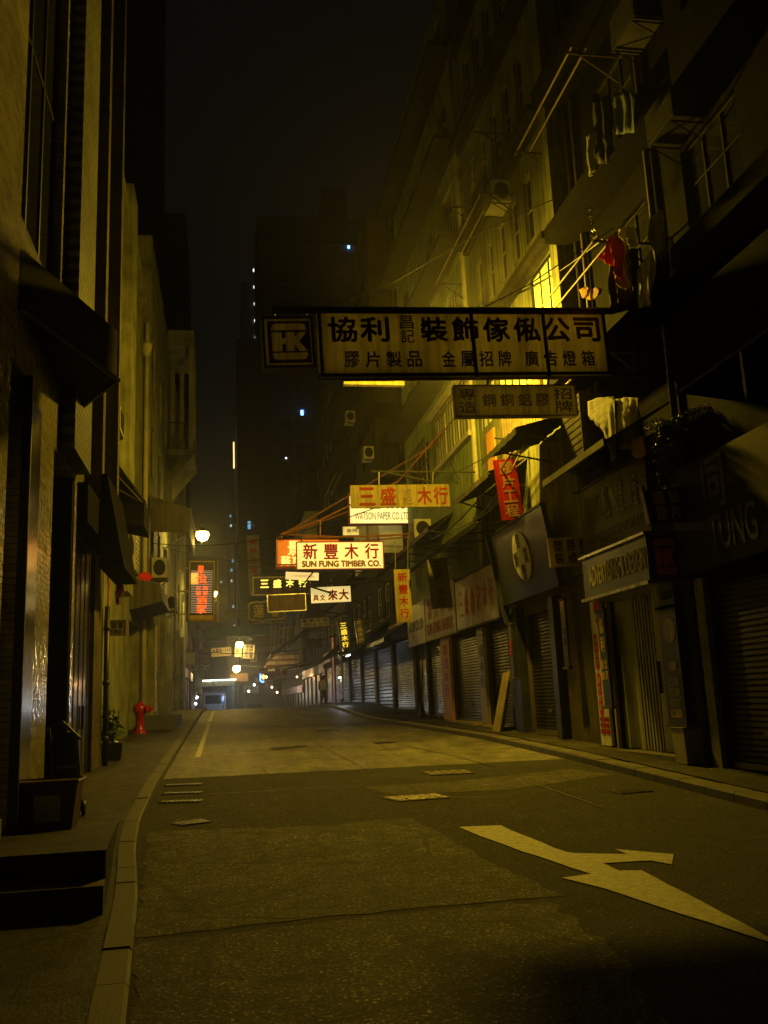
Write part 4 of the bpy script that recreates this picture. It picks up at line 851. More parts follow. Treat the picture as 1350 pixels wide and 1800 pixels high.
# upright boards around the white door
def upright(label, a0, a1, z0, z1, mp, texts, d=.1, extra=None, fc=R1b):
    t = fascia(label, a0, a1, z0, z1, mp, m_rust, texts, fc, d, .06, "upright_sign"); 
    f, w_, h = t_f[t.name]
    if extra:
        for m_, boxes in extra:
            for x0, y0, x1, y1 in boxes:
                o = MB(); r = min((x1-x0)*w_, (y1-y0)*h)/2; cx0, cx1, cy0, cy1 = x0*w_+r, x1*w_-r, y0*h+r, y1*h-r; pts = []
                for (cx, cy, s0) in ((cx1, cy1, 0), (cx0, cy1, 90), (cx0, cy0, 180), (cx1, cy0, 270)):
                    for k in range(7): a = math.radians(s0+15*k); pts.append(f.p(cx+r*math.cos(a), cy+r*math.sin(a), .003))
                o.prism(pts, f.n*.003); o.build("pill_mark", m_, t)
    return t
g0 = pavR(17)+.05
upright("white upright board with red pill shaped marks and red phone numbers", 17.05, 17.55, g0, g0+2.9, m_white,
        [(m_white, [('c', "膠片製品", .2, .53, .42, .72, .01, .7), ('c', "廣告燈箱", .2, .22, .42, .46, .01, .7)]), (m_redtxt, [('l', "TEL:2543 7788", .1, .155, .95, .185, .02), ('l', "TEL:2543 1988", .1, .115, .95, .145, .02), ('l', "FAX:2541 0088", .1, .075, .95, .105, .02), ('l', "180", .55, .81, .9, .85, .03)])], .1,
        [(m_redtxt, [(.12, .5, .5, .75), (.12, .19, .5, .48), (.4, .87, .98, .99)])])
upright("navy upright board with gold characters fixed beside the white steel doors", 16.65, 17.0, g0+.75, g0+2.55, m_navy, [(m_goldtxt, [('c', "協利", .25, .55, .8, .95, .02, .8), ('c', "裝飾", .1, .25, .45, .5, .01, .8), ('c', "公司", .55, .25, .9, .5, .01, .8)])], .2)
upright("black display board with pale parallelogram and rounded tags right of the steel doors", 14.0, 14.62, g0+.45, g0+2.35, m_black, [(m_white, [('r', "不銹鋼板", .25, .35, .8, .385, .01), ('r', "廣告噴畫", .25, .26, .8, .295, .01), ('r', "水晶膠字", .25, .17, .8, .205, .01), ('r', "招牌一式", .25, .08, .8, .115, .01)])], .1,
        [(M("tag_grey", (.2, .2, .18), .5), [(.2, .33, .85, .4), (.2, .24, .85, .31), (.2, .15, .85, .22)]), (m_ylw, [(.2, .06, .85, .13)]), (m_cream, [(.25, .7, .9, .92), (.3, .46, .75, .54)])])
upright("small dark notice box above the black display board", 14.0, 14.55, g0+2.4, g0+2.75, M("notice_dark", (.06, .06, .045), .5), [(m_rust, [('r', "工程設計", .1, .3, .9, .7, .02)])], .1)
upright("chrome and red striped advert tube left of the dark slate shop shutter", 22.3, 22.55, 1.9, 3.2, m_copper, [(m_redtxt, [('c', "裝修", .3, .4, .7, .7, .01)])], .23, fc=R2)
upright("chrome advert tube with bright glare between the slate shutter and the white boards", 18.5, 18.75, 2.0, 3.4, m_copper, [(m_drk, [('c', "工程", .3, .3, .7, .6, .01)])], .23, fc=R2)
# --- left plaque and neon
t = signboard("wall_plaque", "small framed grey plaque with two rows of dark characters on the pale plaster wall", "plaque", [(184, 1092), (220, 1091), (184, 1117)], 22.2, M("plaque_grey", (.22, .2, .15), .5), m_brown,
    [(m_blktxt, [('r', "鄧啟鴻", .06, .5, .9, .92, .02, .78), ('r', "跌打骨科", .03, .1, .88, .42, .02, .7)])], .05, .02)
t = signboard("neon_sign", "tall neon sign with glowing orange characters over pale horizontal tubes on the left", "sign", [(333, 988), (374, 988), (333, 1089)], 39.5, M("neon_backing", (.04, .035, .035), .5), m_goldtxt, [], .3, .04, SIGNS)
f, w_, h = t_f[t.name]; o = MB()
for k in range(25): y = h*(.12+.72*k/24); o.tube([f.p(w_*.04, y, .05), f.p(w_*.96, y, .05)], .014, 5)
o.build("neon_tubes", E("neon_white", (1, .85, .6), .2), t)
o = MB()
for k in range(7): y = h*(.62+.2*k/7); o.tube([f.p(w_*.03, y, .07), f.p(w_*.34, y, .07)], .025, 5)
o.build("neon_tubes", E("neon_yellow", (1, .6, .08), .8), t)
o = MB(); letters(o, f, "翠", w_*.32, h*.78, w_*.58, h*.93, .08, .012); letters(o, f, "悅", w_*.25, h*.62, w_*.7, h*.77, .08, .012); row(o, f, "火海", w_*.22, h*.51, w_*.8, h*.58, .08, .012, .7); row(o, f, "鍋鮮", w_*.22, h*.42, w_*.8, h*.49, .08, .012, .7); letters(o, f, "酒", w_*.3, h*.26, w_*.72, h*.4, .08, .012); letters(o, f, "家", w_*.3, h*.1, w_*.72, h*.25, .08, .012)
o.build("lettering", E("neon_orange", (1, .11, .01), 1.6, (.6, .1, .02)), t)
o = MB(); o.box(w_*.02, w_*.98, 0, h*.07, .002, .05, f); o.build("foot_scroll", m_goldtxt, t)
for y in (.9, .5, .1): MB().tube([f.p(-.75, h*y, -.15), f.p(w_+.25, h*y, -.15)], .03, 5).build("support_bar", m_cream, t)
MB().tube([f.p(w_+.2, -.05, -.1), f.p(w_+.18, h+.15, -.1)], .035, 6).build("support_bar", m_ylw, t); MB().tube([f.p(0, -.06, -.1), f.p(w_+.3, -.06, -.1)], .035, 6).build("support_bar", m_ylw, t); MB().tube([f.p(-.6, -.6, -.15), f.p(-.65, h+.6, -.15)], .035, 6).build("support_bar", m_grey, t)
# ------------------------------------------------------------------ left side objects
gl = lambda y: pavL(y)-.012
t = thing("corner_canopy", "big black wedge shaped shop canopy jutting from the left house over the pavement", "canopy", V((-2.1, 11.5, 5.8)))
tri = [(-2.19, 9.75, 5.85), (-1.42, 12.0, 5.85), (-2.19, 13.45, 5.85)]
MB().prism(tri, (0, 0, .68)).build("box", M("soot_black_canvas", (.012, .012, .011), .95, .3, 3, .1), t)
o = MB(); o.tube([V(tri[0])+V((0, 0, -.02)), V(tri[1])+V((.03, 0, -.02)), V(tri[2])+V((0, 0, -.02))], .03, 5); o.build("rim", m_black, t)
t = thing("hose_duct", "bent black duct pipe under the wedge canopy", "duct", LB.p(14, 5, .2)); MB().tube([LB.p(13.6, 6.4, .2), LB.p(13.7, 5.6, .25), LB.p(13.65, 5.3, .35), LB.p(13.5, 5.15, .3), LB.p(13.45, 5.0, .1)], .13, 10).build("pipe", m_black, t)
# canvas awning hanging over pale house
t = thing("awning", "dark canvas awning with a hanging side flap on the left pale house", "awning", LD.p(22, 6, .5))
o = MB(); a, b = 20.4, atX(263, 900, -1.77).y
for i in range(12):
    for j in range(6):
        q = lambda i, j: LD.p(a+(b-a)*i/12, 7.7-.28*j+.03*math.sin(i*1.7), .02+.19*j+.02*math.sin(i*2.1+j))
        o.quad(q(i, j), q(i+1, j), q(i+1, j+1), q(i, j+1))
for i in range(12): o.quad(LD.p(a+(b-a)*i/12, 6.02, 1.15), LD.p(a+(b-a)*(i+1)/12, 6.02, 1.15), LD.p(a+(b-a)*(i+1)/12, 5.5+.04*math.sin(i*3), 1.14), LD.p(a+(b-a)*i/12, 5.5+.04*math.sin(i*3-3), 1.14))
o.poly([LD.p(b, 7.7, .02), LD.p(b, 6.0, 1.15), LD.p(b, 5.45, 1.14), LD.p(b, 5.7, .02)]); o.poly([LD.p(a, 7.7, .02), LD.p(a, 6.0, 1.15), LD.p(a, 5.45, 1.14), LD.p(a, 5.7, .02)])
o.build("canvas", m_cloth_aw, t)
for z in (6.6, 7.2): MB().tube([LD.p(a, z, .03), LD.p(a, 6.0, 1.1)], .025, 5).build("strut", m_rust, t)
t = thing("awning", "flat tin awning sheet beside the highest left street lamp", "awning", LE.p(35, 8, .5))
P4 = [LE.p(33, 9.0, .02), LE.p(38.5, 9.1, .02), LE.p(38.5, 8.6, 1.45), LE.p(33, 8.5, 1.45)]
o = MB(); o.prism(P4, (0, 0, .05)); o.build("sheet", m_tin, t)
o = MB(); LE.box(o, 33, 38.5, 7.65, 8.48, 1.4, 1.45); o.build("valance", m_tin, t)
o = MB(); o.tube([LE.p(33, 8.56, 1.47), LE.p(38.5, 8.66, 1.47)], .025, 5); o.build("edge_bar", m_trim, t)
o = MB(); o.prism([LE.p(32.98, 9.0, .02), LE.p(32.98, 7.7, .1), LE.p(32.98, 7.65, 1.4), LE.p(32.98, 8.5, 1.43)], (0, -.02, 0)); o.build("side_flap", m_tin, t)
t = thing("shop_hood", "small dark sloping hood with a red rag on it, above the green door", "hood", LD.p(28.5, 5, .3))
MB().prism([LD.p(28.9, 4.5, .02), LD.p(28.9, 5.5, .02), LD.p(28.9, 5.3, .9), LD.p(28.9, 4.75, 1.0)], (0, 3.6, 0)).build("hood", m_tin, t)
def cloth(name, label, cat, pix, X, m, folds=.035, grp=None, axisY=None):
    pts = [(atX(*p, X) if axisY is None else atY(*p, axisY)) for p in pix]
    bm = bmesh.new(); f_ = bm.faces.new([bm.verts.new(p) for p in pts]); bmesh.ops.triangulate(bm, faces=[f_])
    bmesh.ops.subdivide_edges(bm, edges=bm.edges[:], cuts=3, use_grid_fill=True); bmesh.ops.subdivide_edges(bm, edges=bm.edges[:], cuts=1, use_grid_fill=True)
    top = max(v.co.z for v in bm.verts); ph = random.random()*6
    for v in bm.verts:
        k = min(1, (top-v.co.z)/.4)
        d = folds*(.4+k)*(math.sin(v.co.y*21+ph+v.co.z*1.5)+.5*math.sin(v.co.y*43+ph*2+v.co.z*4))+.5*folds*math.sin(v.co.z*9+ph)
        if axisY is None: v.co.x += d; v.co.y += d*.3
        else: v.co.y += d; v.co.z += d*.3
    me = bpy.data.meshes.new(name); bm.to_mesh(me); bm.free(); me.materials.append(m); o = link(name, me)
    for p in me.polygons: p.use_smooth = True
    s_ = o.modifiers.new("thickness", 'SOLIDIFY'); s_.thickness = .012
    return tag(o, label, cat, grp)
m_redcloth = M("red_cloth", (.8, .02, .02), .85, .3, 6, .2)
cloth("rag", "red rag lying over the small dark hood on the left", "cloth", [(243, 1012), (253, 1004), (262, 1008), (270, 1013), (262, 1021), (246, 1023)], None, m_redcloth, .03, None, 29.6)
ac_unit("cream air conditioner with round fan hung high on the left beyond the dark hood", LE, 34.6, 6.2, .05, .95, .75, .55)
ac_unit("boxed air conditioner tucked beneath the canvas awning on the pale house", LD, 25.6, 5.2, .03, .9, 1.2, .5)
ac_unit("shadowed air conditioner above the dark awning on the left wall", LD, 21.4, 7.9, .03, .8, .55, .5)
ac_unit("small cream air conditioner beside the tall neon sign", LE, 42.5, 5.8, .05, .9, .7, .5)
# white pier sign
fascia("white upright board with orange and black characters on the left shop pier", 33.65, 34.1, 1.4, 4.4, m_white, None, [(M("orange_letter", (.7, .16, .03), .5), [('c', "補習會", .2, .6, .8, .95, .02, .8), ('c', "學校", .2, .08, .8, .32, .02, .8)]), (m_blktxt, [('c', "二樓", .2, .35, .8, .56, .02, .8)])], LE, .225, .04, "upright_sign")
# fire alarm, downpipe
t = thing("alarm_bell", "round red alarm bell on the left wall above a dark downpipe", "alarm bell", LB.p(19.1, 3.9, .3)); MB().lathe(LB.p(19.1, 3.9, .31), [(.1, 0), (.16, .03), (.15, .09), (.06, .15)], 18, (1, 0, 0)).build("gong", m_red, t)
MB().box(-2.19, -2.12, 19.02, 19.2, 3.6, 3.72).build("junction_box", m_red, t)
t = thing("downpipe", "dark jointed downpipe running down to the planter on the left wall", "pipe", LB.p(19.45, .4, .1)); o = MB(); p_ = LB.p(19.45, 0, .1); o.tube([p_+V((0, 0, .4)), p_+V((0, 0, 3.6))], .055, 8)
o.build("pipe", m_black, t)
for z in (.9, 2.0, 3.1): MB().lathe(p_+V((0, 0, z)), [(.055, 0), (.075, .02), (.075, .08), (.055, .1)], 10).build("collar", m_black, t)
t = thing("cable_run", "thin orange conduit curving down the pale plaster wall", "conduit", LD.p(22.4, 3, .03)); MB().tube([LD.p(23.2, 6, .03), LD.p(23.2, 5, .03), LD.p(23.6, 4.5, .04), LD.p(23.6, 3.2, .03)], .03, 6).build("pipe", m_orangebar, t)
# hydrant
hp = onroad(246, 1284); hy = 29.0; hx = atY(246, 1284, hy).x; hz = gl(hy)
t = thing("fire_hydrant", "red fire hydrant on the left pavement beside the pale plaster wall", "fire hydrant", (hx, hy, hz)); B0 = V((hx, hy, hz))
MB().lathe(B0, [(.2, 0), (.21, .05), (.17, .1), (.12, .16), (.115, .5), (.14, .54), (.14, .6), (.2, .66), (.21, .78), (.17, .87), (.08, .92), (.05, .95), (.03, .99)], 22).build("body", m_red, t)
for ang, L_ in ((-.15, .38), (.5, .3)):
    d = V((math.cos(ang), -math.sin(ang), 0)); MB().tube2([(B0+V((0, 0, .74))+d*x, d) for x in (.1, .22, .22, .3, .3, L_)], [.085, .085, .11, .11, .06, .05], 14).build("outlet_cap", m_red, t)
MB().lathe(B0, [(.3, -.02), (.3, .015), (.22, .025)], 16).build("base_flange", m_kerb, t)
# raised plinth
o = MB(); o.box(-2.68, -1.62, 31.2, 35, .5, gl(32)+.42); o.box(-2.68, -1.62, 30.9, 31.18, .5, gl(31)+.2); struct(o.build("pavement_steps", m_kerb))
# planter
def leaves(mb, c, r, n, size, droop=0, m=None):
    for _ in range(n):
        u = V((random.gauss(0, 1), random.gauss(0, 1), random.gauss(0, 1))).normalized()*random.random()**.4
        p = V(c)+V((u.x*r[0], u.y*r[1], u.z*r[2])); a = V((random.uniform(-1, 1), random.uniform(-1, 1), random.uniform(-.8, .6)-droop)).normalized(); s_ = size*random.uniform(.6, 1.4)
        b = a.cross(V((random.uniform(-1, 1), random.uniform(-1, 1), 1))).normalized()
        mb.add([p, p+a*s_*.5+b*s_*.25, p+a*s_, p+a*s_*.5-b*s_*.25], [[0, 1, 2, 3]])
py_ = 20.6; px_ = atY(198, 1300, py_).x; pz = gl(py_)
t = thing("potted_plant", "square dark planter with a bushy green plant beside the left downpipe", "plant", (px_, py_, pz))
o = MB(); P0 = V((px_, py_, pz)); 
def taper(mb, c, a, b, h): mb.add([c+V((x*s_[0], y*s_[1], z)) for z, s_ in ((0, a), (h, b)) for x, y in ((-1, -1), (1, -1), (1, 1), (-1, 1))], [[3, 2, 1, 0], [4, 5, 6, 7]]+[[i, (i+1) % 4, 4+(i+1) % 4, 4+i] for i in range(4)])
taper(o, P0, (.19, .19), (.23, .23), .36); o.build("pot", M("dark_planter", (.07, .08, .07), .6), t)
o = MB(); leaves(o, P0+V((-.05, 0, .62)), (.26, .26, .3), 170, .17); leaves(o, P0+V((-.1, 0, .95)), (.15, .15, .2), 40, .18); o.build("foliage", m_leaf, t)
o = MB()
for k in range(7): o.tube([P0+V((0, 0, .3)), P0+V((random.uniform(-.2, .15), random.uniform(-.2, .2), random.uniform(.6, 1.0)))], .012, 4)
o.build("stem", m_leafdry, t)
# bin by the tiled wall
bz = .275; 
t = thing("rubbish_crate", "open maroon plastic crate with a pale panel on its side, beside the tiled wall", "crate", (-1.88, 10.75, bz)); B1 = V((-1.88, 10.75, bz))
o = MB(); m_mar = M("maroon_plastic", (.07, .025, .015), .5, .3, 3, .1)
taper(o, B1, (.25, .2), (.31, .25), .5); o.build("body", m_mar, t)
o = MB(); o.tube([B1+V((x*.315, y*.255, .5)) for x, y in ((-1, -1), (1, -1), (1, 1), (-1, 1), (-1, -1))], .02, 4); o.build("rim", m_mar, t)
o = MB(); f = Fr(B1+V((-.13, -.215, .1)), (1, 0, 0), (0, -.05, .5)); o.box(0, .27, 0, .27, 0.004, .012, f); o.build("side_panel", M("dim_label", (.45, .42, .32), .6), t)
def lump(name, label, cat, c, r, m, seed, grp=None):
    bm = bmesh.new(); bmesh.ops.create_icosphere(bm, subdivisions=4, radius=1); rn = random.Random(seed); ph = [rn.uniform(0, 6) for _ in range(8)]
    for v in bm.verts:
        p = v.co.copy(); k = 1+.12*math.sin(p.x*5+ph[0])*math.sin(p.y*6+ph[1])+.07*math.sin(p.z*11+ph[2]+p.x*7)+.04*math.sin(p.y*17+ph[3]+p.z*13)
        v.co = V((p.x*r[0]*k*(1-.25*max(0, p.z)), p.y*r[1]*k*(1-.25*max(0, p.z)), max(-.92, p.z)*r[2]*k)); v.co += V(c)+V((0, 0, r[2]*.92))
    for f_ in bm.faces: f_.smooth = True
    me = bpy.data.meshes.new(name); bm.to_mesh(me); bm.free(); me.materials.append(m); o = link(name, me); return tag(o, label, cat, grp)
m_bag = M("black_plastic_bag", (.012, .012, .012), .3, .3, 9, .5, 25)
t = thing("folded_trolley", "dark folded hand trolley leaning by the left metal doors", "trolley", (-1.98, 12.6, gl(12.6))); C0 = V((-1.98, 12.6, gl(12.6)))
o = MB(); o.tube([C0+V((-.15, 0, .05)), C0+V((-.3, .1, 1.1)), C0+V((-.12, .1, 1.16)), C0+V((.12, -.05, .95))], .025, 6); o.tube([C0+V((.15, 0, .05)), C0+V((.05, .1, 1.0))], .025, 6); o.tube([C0+V((-.2, .05, .6)), C0+V((.1, .05, .6))], .02, 6); o.build("frame", m_grey, t)
o = MB(); o.prism([C0+V((-.25, .1, .1)), C0+V((.1, .1, .1)), C0+V((.06, .16, 1.05)), C0+V((-.3, .16, 1.0))], (0, .2, 0)); o.build("load_board", m_black, t)
for x in (-.18, .18): MB().lathe(C0+V((x-.02, 0, .09)), [(.09, 0), (.09, .04)], 14, (1, 0, 0)).build("wheel", m_black, t)
# ------------------------------------------------------------------ covers and drain grates in the road
def cover(label, pix, m=m_iron, name="manhole_cover", dz=.016, cat="manhole cover", grp="iron covers set in the road"):
    pts = [onroad(*p) for p in pix]; c = sum(pts, V())/4; t = thing(name, label, cat, c, grp)
    o = MB(); q = [p+V((0, 0, -.02)) for p in pts]; o.prism(q, (0, 0, .02+dz-.004)); o.build("rim", m_crack, t)
    ins = [c+(p-c)*.94 for p in pts]; o = MB(); n, k = 9, 5
    for i in range(n):
        for j in range(k):
            P_ = lambda u, v: (ins[0]*(1-u)+ins[1]*u)*(1-v)+(ins[3]*(1-u)+ins[2]*u)*v
            e = .12; a = [P_((i+x)/n, (j+y)/k) for x, y in ((e, e), (1-e, e), (1-e, 1-e), (e, 1-e))]
            o.prism([p+V((0, 0, dz-.003)) for p in a], (0, 0, random.uniform(.004, .008)))
    o.build("plate", m, t); return t
m_ironb = M("worn_bright_iron", (.55, .5, .4), .3, .35, 14, .8, 70, .85)
cover("worn shiny iron cover in the middle of the road, nearest to us", [(668, 1403), (702, 1410), (794, 1403), (768, 1396)], m_ironb)
cover("shiny iron cover just beyond the nearest one, at the concrete edge", [(740, 1358), (756, 1364), (836, 1360), (818, 1354)], m_ironb)
cover("dull cover near the right kerb", [(1070, 1392), (1092, 1397), (1150, 1392), (1130, 1388)])
cover("small dull double cover close to the left kerb, nearest to us", [(300, 1449), (318, 1453), (372, 1446), (356, 1441)])
cover("dull round edged plate far left in the pale concrete", [(473, 1316), (486, 1319), (540, 1313), (526, 1311)])
cover("thin dark cover in the pale concrete below the vertical yellow board", [(555, 1284), (560, 1286), (600, 1284), (596, 1282)])
cover("thin dark cover in the concrete nearest the right kerb corner", [(656, 1306), (660, 1308), (694, 1306), (688, 1304)])
for k, (x0, x1, y) in enumerate(((287, 351, 1383), (283, 351, 1398), (277, 351, 1413))):
    a = onroad(x0, y); b = onroad(x1, y-2); t = thing("drain_grate", ["farthest of three gully grates by the left kerb", "middle one of three gully grates by the left kerb", "nearest of three gully grates by the left kerb"][k], "drain grate", (a+b)/2, "gully grates by the left kerb")
    f = Fr(a, b-a, (0, 1, 0)); L_ = (b-a).length; o = MB(); o.box(0, L_, 0, .26, -.01, .012, f); o.build("frame", m_crack, t)
    o = MB()
    for q in range(9): o.box(L_*(q+.2)/9, L_*(q+.8)/9, .02, .24, .012, .024, f)
    o.build("bars", m_iron, t)
# ------------------------------------------------------------------ right side objects: eaves, awnings, air conditioners, racks, washing
def eave(label, a0, a1, zi, zo, dep, m, corr=True, d0=.02):
    t = thing("tin_eave", label, "eave", R2.p((a0+a1)/2, zo, dep/2)); o = MB(); n = int((a1-a0)/.09); vs = []; fs = []
    for i in range(n+1):
        a = a0+(a1-a0)*i/n; k = .025*(i % 2) if corr else .012*math.sin(i*1.3)
        vs += [R2.p(a, zi+k, d0), R2.p(a, (zi+zo)/2+k-.02, dep*.55), R2.p(a, zo+k, dep), R2.p(a, zo-.16+k, dep+.01)]
    for i in range(n):
        for j in range(3): fs.append([i*4+j, i*4+j+1, i*4+j+5, i*4+j+4])
    o.add(vs, fs).build("sheet", m, t)
    b_ = MB()
    for a in [a0+.2+k*1.5 for k in range(int((a1-a0)/1.5)+1)]: b_.tube([R2.p(a, zi-.7, .03), R2.p(a, zo-.05, dep*.95)], .022, 4)
    b_.tube([R2.p(a0, zo-.05, dep-.03), R2.p(a1, zo-.05, dep-.03)], .025, 4); b_.build("brace", m_rust, t); return t
eave("rusty corrugated tin eave below the boarded panels of the lamplit house", 20.9, 25.2, 7.2, 6.85, 1.05, m_tin)
eave("black sheet eave over the yellow board and the slate emblem fascia", 17.4, 20.0, 7.3, 6.9, 1.45, m_cloth_aw, False)  # added eave, depth and height set to shade the wall below
eave("dark canvas awning hanging low over the cream shop fascias", 21.5, 29.8, 6.5, 5.75, 1.25, m_cloth_aw, False)
eave("tin eave under the barred window of the green house", 28.5, 35.5, 7.4, 6.9, .9, m_tin)
eave("slate blue tin awning over the far shutters", 36.3, 41, 4.6, 3.9, 1.15, m_blue, False)
eave("black awning over the shutters beyond the slate blue one", 41.4, 49, 5.0, 4.0, 1.3, m_cloth_aw, False)
eave("sloping dark awning farther up the row near the crest", 50, 60, 5.2, 4.1, 1.4, m_cloth_aw, False)
ac_unit("caged air conditioner beside the bar that carries the cream timber sign", R2, 31.0, 6.95, .3, .9, .65, .6)
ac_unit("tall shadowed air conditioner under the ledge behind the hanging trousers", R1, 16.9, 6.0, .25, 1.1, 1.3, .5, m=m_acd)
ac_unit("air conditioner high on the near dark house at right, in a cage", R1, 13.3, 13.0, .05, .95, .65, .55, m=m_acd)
ac_unit("air conditioner on the lamplit house beside the dark upper windows", R2, 21.0, 14.0, .02, .85, .6, .5)
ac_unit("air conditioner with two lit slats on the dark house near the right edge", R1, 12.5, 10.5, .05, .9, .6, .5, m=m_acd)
ac_unit("air conditioner on the green house above the small shelf of plants", R2, 28.6, 12.15, .05, .9, .6, .5)
rnd = random.Random(4)
for k, (a, z, d, lb) in enumerate(((38.0, 11.7, 1.02, "air conditioner on the first framed balcony beyond the green house"), (43.2, 15.0, 1.02, "air conditioner on an upper framed balcony beyond the green house"), (49, 12.2, .02, "air conditioner between railed slabs of the third house"), (53, 9.0, .02, "air conditioner low on the railed house near the crest"))): ac_unit(lb, R2, a, z, d)
def rack(label, fc, a0, a1, z, dep, rows, m=m_bamboo, loop=False):
    t = thing("washing_rack", label, "washing rack", fc.p((a0+a1)/2, z, dep/2), "washing racks on the right hand houses")
    for k in range(rows):
        d = dep-.3*k
        path = [fc.p(a0, z, d), fc.p(a1, z, d)] if not loop else [fc.p(a0+.3*k, z+.1, .02), fc.p(a0+.3*k, z+.1, d-.2), fc.p(a0+.12+.3*k, z+.1, d-.04), fc.p(a0+.3+.3*k, z+.1, d), fc.p(a1, z+.1, d), fc.p(a1, z+.1, .02)]
        MB().tube(path, .022, 6).build("pole", m, t)
    for a in (a0+.15, a1-.15): MB().tube([fc.p(a, z-.03, .02), fc.p(a, z-.03, dep+.05)], .025, 5).build("arm", m_rust, t)
    for a in (a0+.15, a1-.15): MB().tube([fc.p(a, z-.6, .02), fc.p(a, z-.05, dep*.8)], .02, 5).build("brace", m_rust, t)
    return t
rack("two bamboo poles holding the red shirt and other washing", R1, 13.6, 17.2, 9.2, 1.3, 2)
rack("pole carrying the pale trousers just right of the smaller cream sign", R1, 14.6, 17.4, 7.55, .9, 1)
rack("high pole with bluish washing on the dark near house", R1, 14.6, 18.2, 13.75, 1.0, 2)
rack("rounded pipe rack sticking out high on the lamplit house", R2, 19.9, 23.8, 15.6, 1.05, 3, m_grey, True)
rack("bamboo poles below the rounded pipe rack", R2, 20.0, 25.4, 13.95, .95, 2)
rack("short poles on the railed house near the crest", R2, 46.5, 52, 13.3, 1.6, 2)
WASH = "washing hung out on the right hand house"
m_gold = M("mustard_cloth", (.75, .36, .04), .85, .3, 6, .2); m_wcl = M("white_cloth", (.85, .82, .7), .85, .2, 6, .2); m_blk = M("black_cloth", (.02, .02, .022), .9, .2, 6, .2); m_bluecl = M("blue_cloth", (.09, .13, .2), .9, .3, 6, .2); m_greycl = M("grey_cloth", (.3, .29, .25), .9, .3, 6, .2); m_pink = M("pinkish_cloth", (.6, .42, .34), .9, .2, 6, .2)
cloth("shirt", "red shirt hanging on the bamboo poles", "shirt", [(1066, 420), (1082, 414), (1092, 421), (1092, 488), (1076, 466), (1066, 462), (1060, 455)], 6.42, m_redcloth, .06, WASH)
cloth("towel", "long mustard cloth hanging beside the red shirt", "cloth", [(1082, 408), (1108, 402), (1108, 500), (1098, 508), (1088, 470)], 6.5, m_gold, .06, WASH)
cloth("shirt", "white crumpled shirt draped on the poles above the mustard cloth", "shirt", [(1088, 404), (1104, 398), (1120, 402), (1122, 428), (1108, 436), (1098, 425)], 6.36, m_wcl, .04, WASH)
cloth("trousers", "black trousers hanging under the red shirt", "trousers", [(1072, 458), (1096, 440), (1122, 436), (1122, 545), (1102, 545), (1096, 500), (1092, 545), (1074, 545)], 6.62, m_blk, .03, WASH)
cloth("towel", "bright striped white towel hanging right of the black trousers", "towel", [(1118, 478), (1145, 440), (1152, 470), (1148, 520), (1140, 538), (1122, 541)], 6.6, M("striped_towel", (.7, .68, .5), .9, .3, 12, .2, 60, 0, .6), .025, WASH)
cloth("shirt", "dim grey shirt hanging behind the striped towel", "shirt", [(1144, 380), (1160, 368), (1168, 372), (1168, 440), (1152, 450), (1146, 420)], 6.7, m_greycl, .03, WASH)
cloth("shirt", "dim grey vest hanging farther right of the grey shirt", "vest", [(1164, 425), (1184, 415), (1190, 470), (1186, 485), (1166, 484)], 6.8, m_greycl, .03, WASH)
b_ = cloth("briefs", "ochre underwear with two pale round patches hanging alone at the pole end", "underwear", [(1018, 509), (1032, 503), (1040, 508), (1050, 505), (1060, 508), (1052, 522), (1040, 528), (1024, 522)], 6.5, m_gold, .01, WASH)
for cx in (1028, 1048): 
    o = MB(); c = atX(cx, 516, 6.46); o.prism([c+V((0, math.cos(6.28*k/14)*.13, math.sin(6.28*k/14)*.07)) for k in range(14)], (-.01, 0, 0)); q = o.build("round_patch", m_gold if False else M("pale_ochre_cloth", (.75, .45, .1), .8), b_); q.matrix_parent_inverse = Matrix.Identity(4)
cloth("trousers", "pale trousers hanging just right of the smaller cream sign", "trousers", [(1034, 706), (1050, 699), (1080, 697), (1082, 760), (1083, 805), (1076, 814), (1072, 780), (1062, 760), (1048, 735), (1033, 730)], 6.9, m_greycl, .014, WASH)
cloth("shirt", "grey and white shirt hanging behind the pale trousers", "shirt", [(1082, 702), (1100, 698), (1128, 700), (1126, 735), (1120, 730), (1124, 790), (1090, 790), (1086, 740)], 7.0, m_greycl, .03, WASH)
cloth("trousers", "pinkish leggings hanging at right of the grey and white shirt", "leggings", [(1110, 770), (1130, 765), (1134, 800), (1120, 808), (1113, 800)], 6.92, m_pink, .02, WASH)
cloth("shirt", "blue shirt high on the near dark house", "shirt", [(1078, 165), (1110, 158), (1122, 180), (1118, 232), (1082, 238)], 6.75, m_bluecl, .03, WASH)
cloth("shirt", "dark shirt left of the high blue shirt", "shirt", [(1042, 180), (1074, 165), (1078, 250), (1070, 285), (1046, 290)], 6.72, m_blk, .03, WASH)
cloth("towel", "grey towel lowest on the high pole of bluish washing", "towel", [(1030, 240), (1044, 228), (1050, 270), (1046, 300), (1034, 310)], 6.68, m_greycl, .03, WASH)
t = thing("awning", "big black canvas awning with hanging end flap at the right edge over the grey fascia", "awning", R1.p(10, 7.6, .5))
o = MB(); o.prism([R1.p(11.9, 7.72, .02), R1.p(11.9, 7.05, 1.0), R1.p(11.9, 5.75, 1.1), R1.p(11.9, 5.62, .02)], (0, .02, 0)); o.prism([R1.p(5.0, 7.72, .02), R1.p(5.0, 7.05, 1.0), R1.p(5.0, 5.8, 1.1), R1.p(5.0, 5.75, 1.06), R1.p(5.0, 6.98, .96), R1.p(5.0, 7.66, .02)], (0, 6.9, 0)); o.build("canvas", m_cloth_aw, t)
MB().tube([R1.p(5, 5.75, 1.09), R1.p(11.95, 5.75, 1.09)], .03, 6).build("edge_bar", m_rust, t)
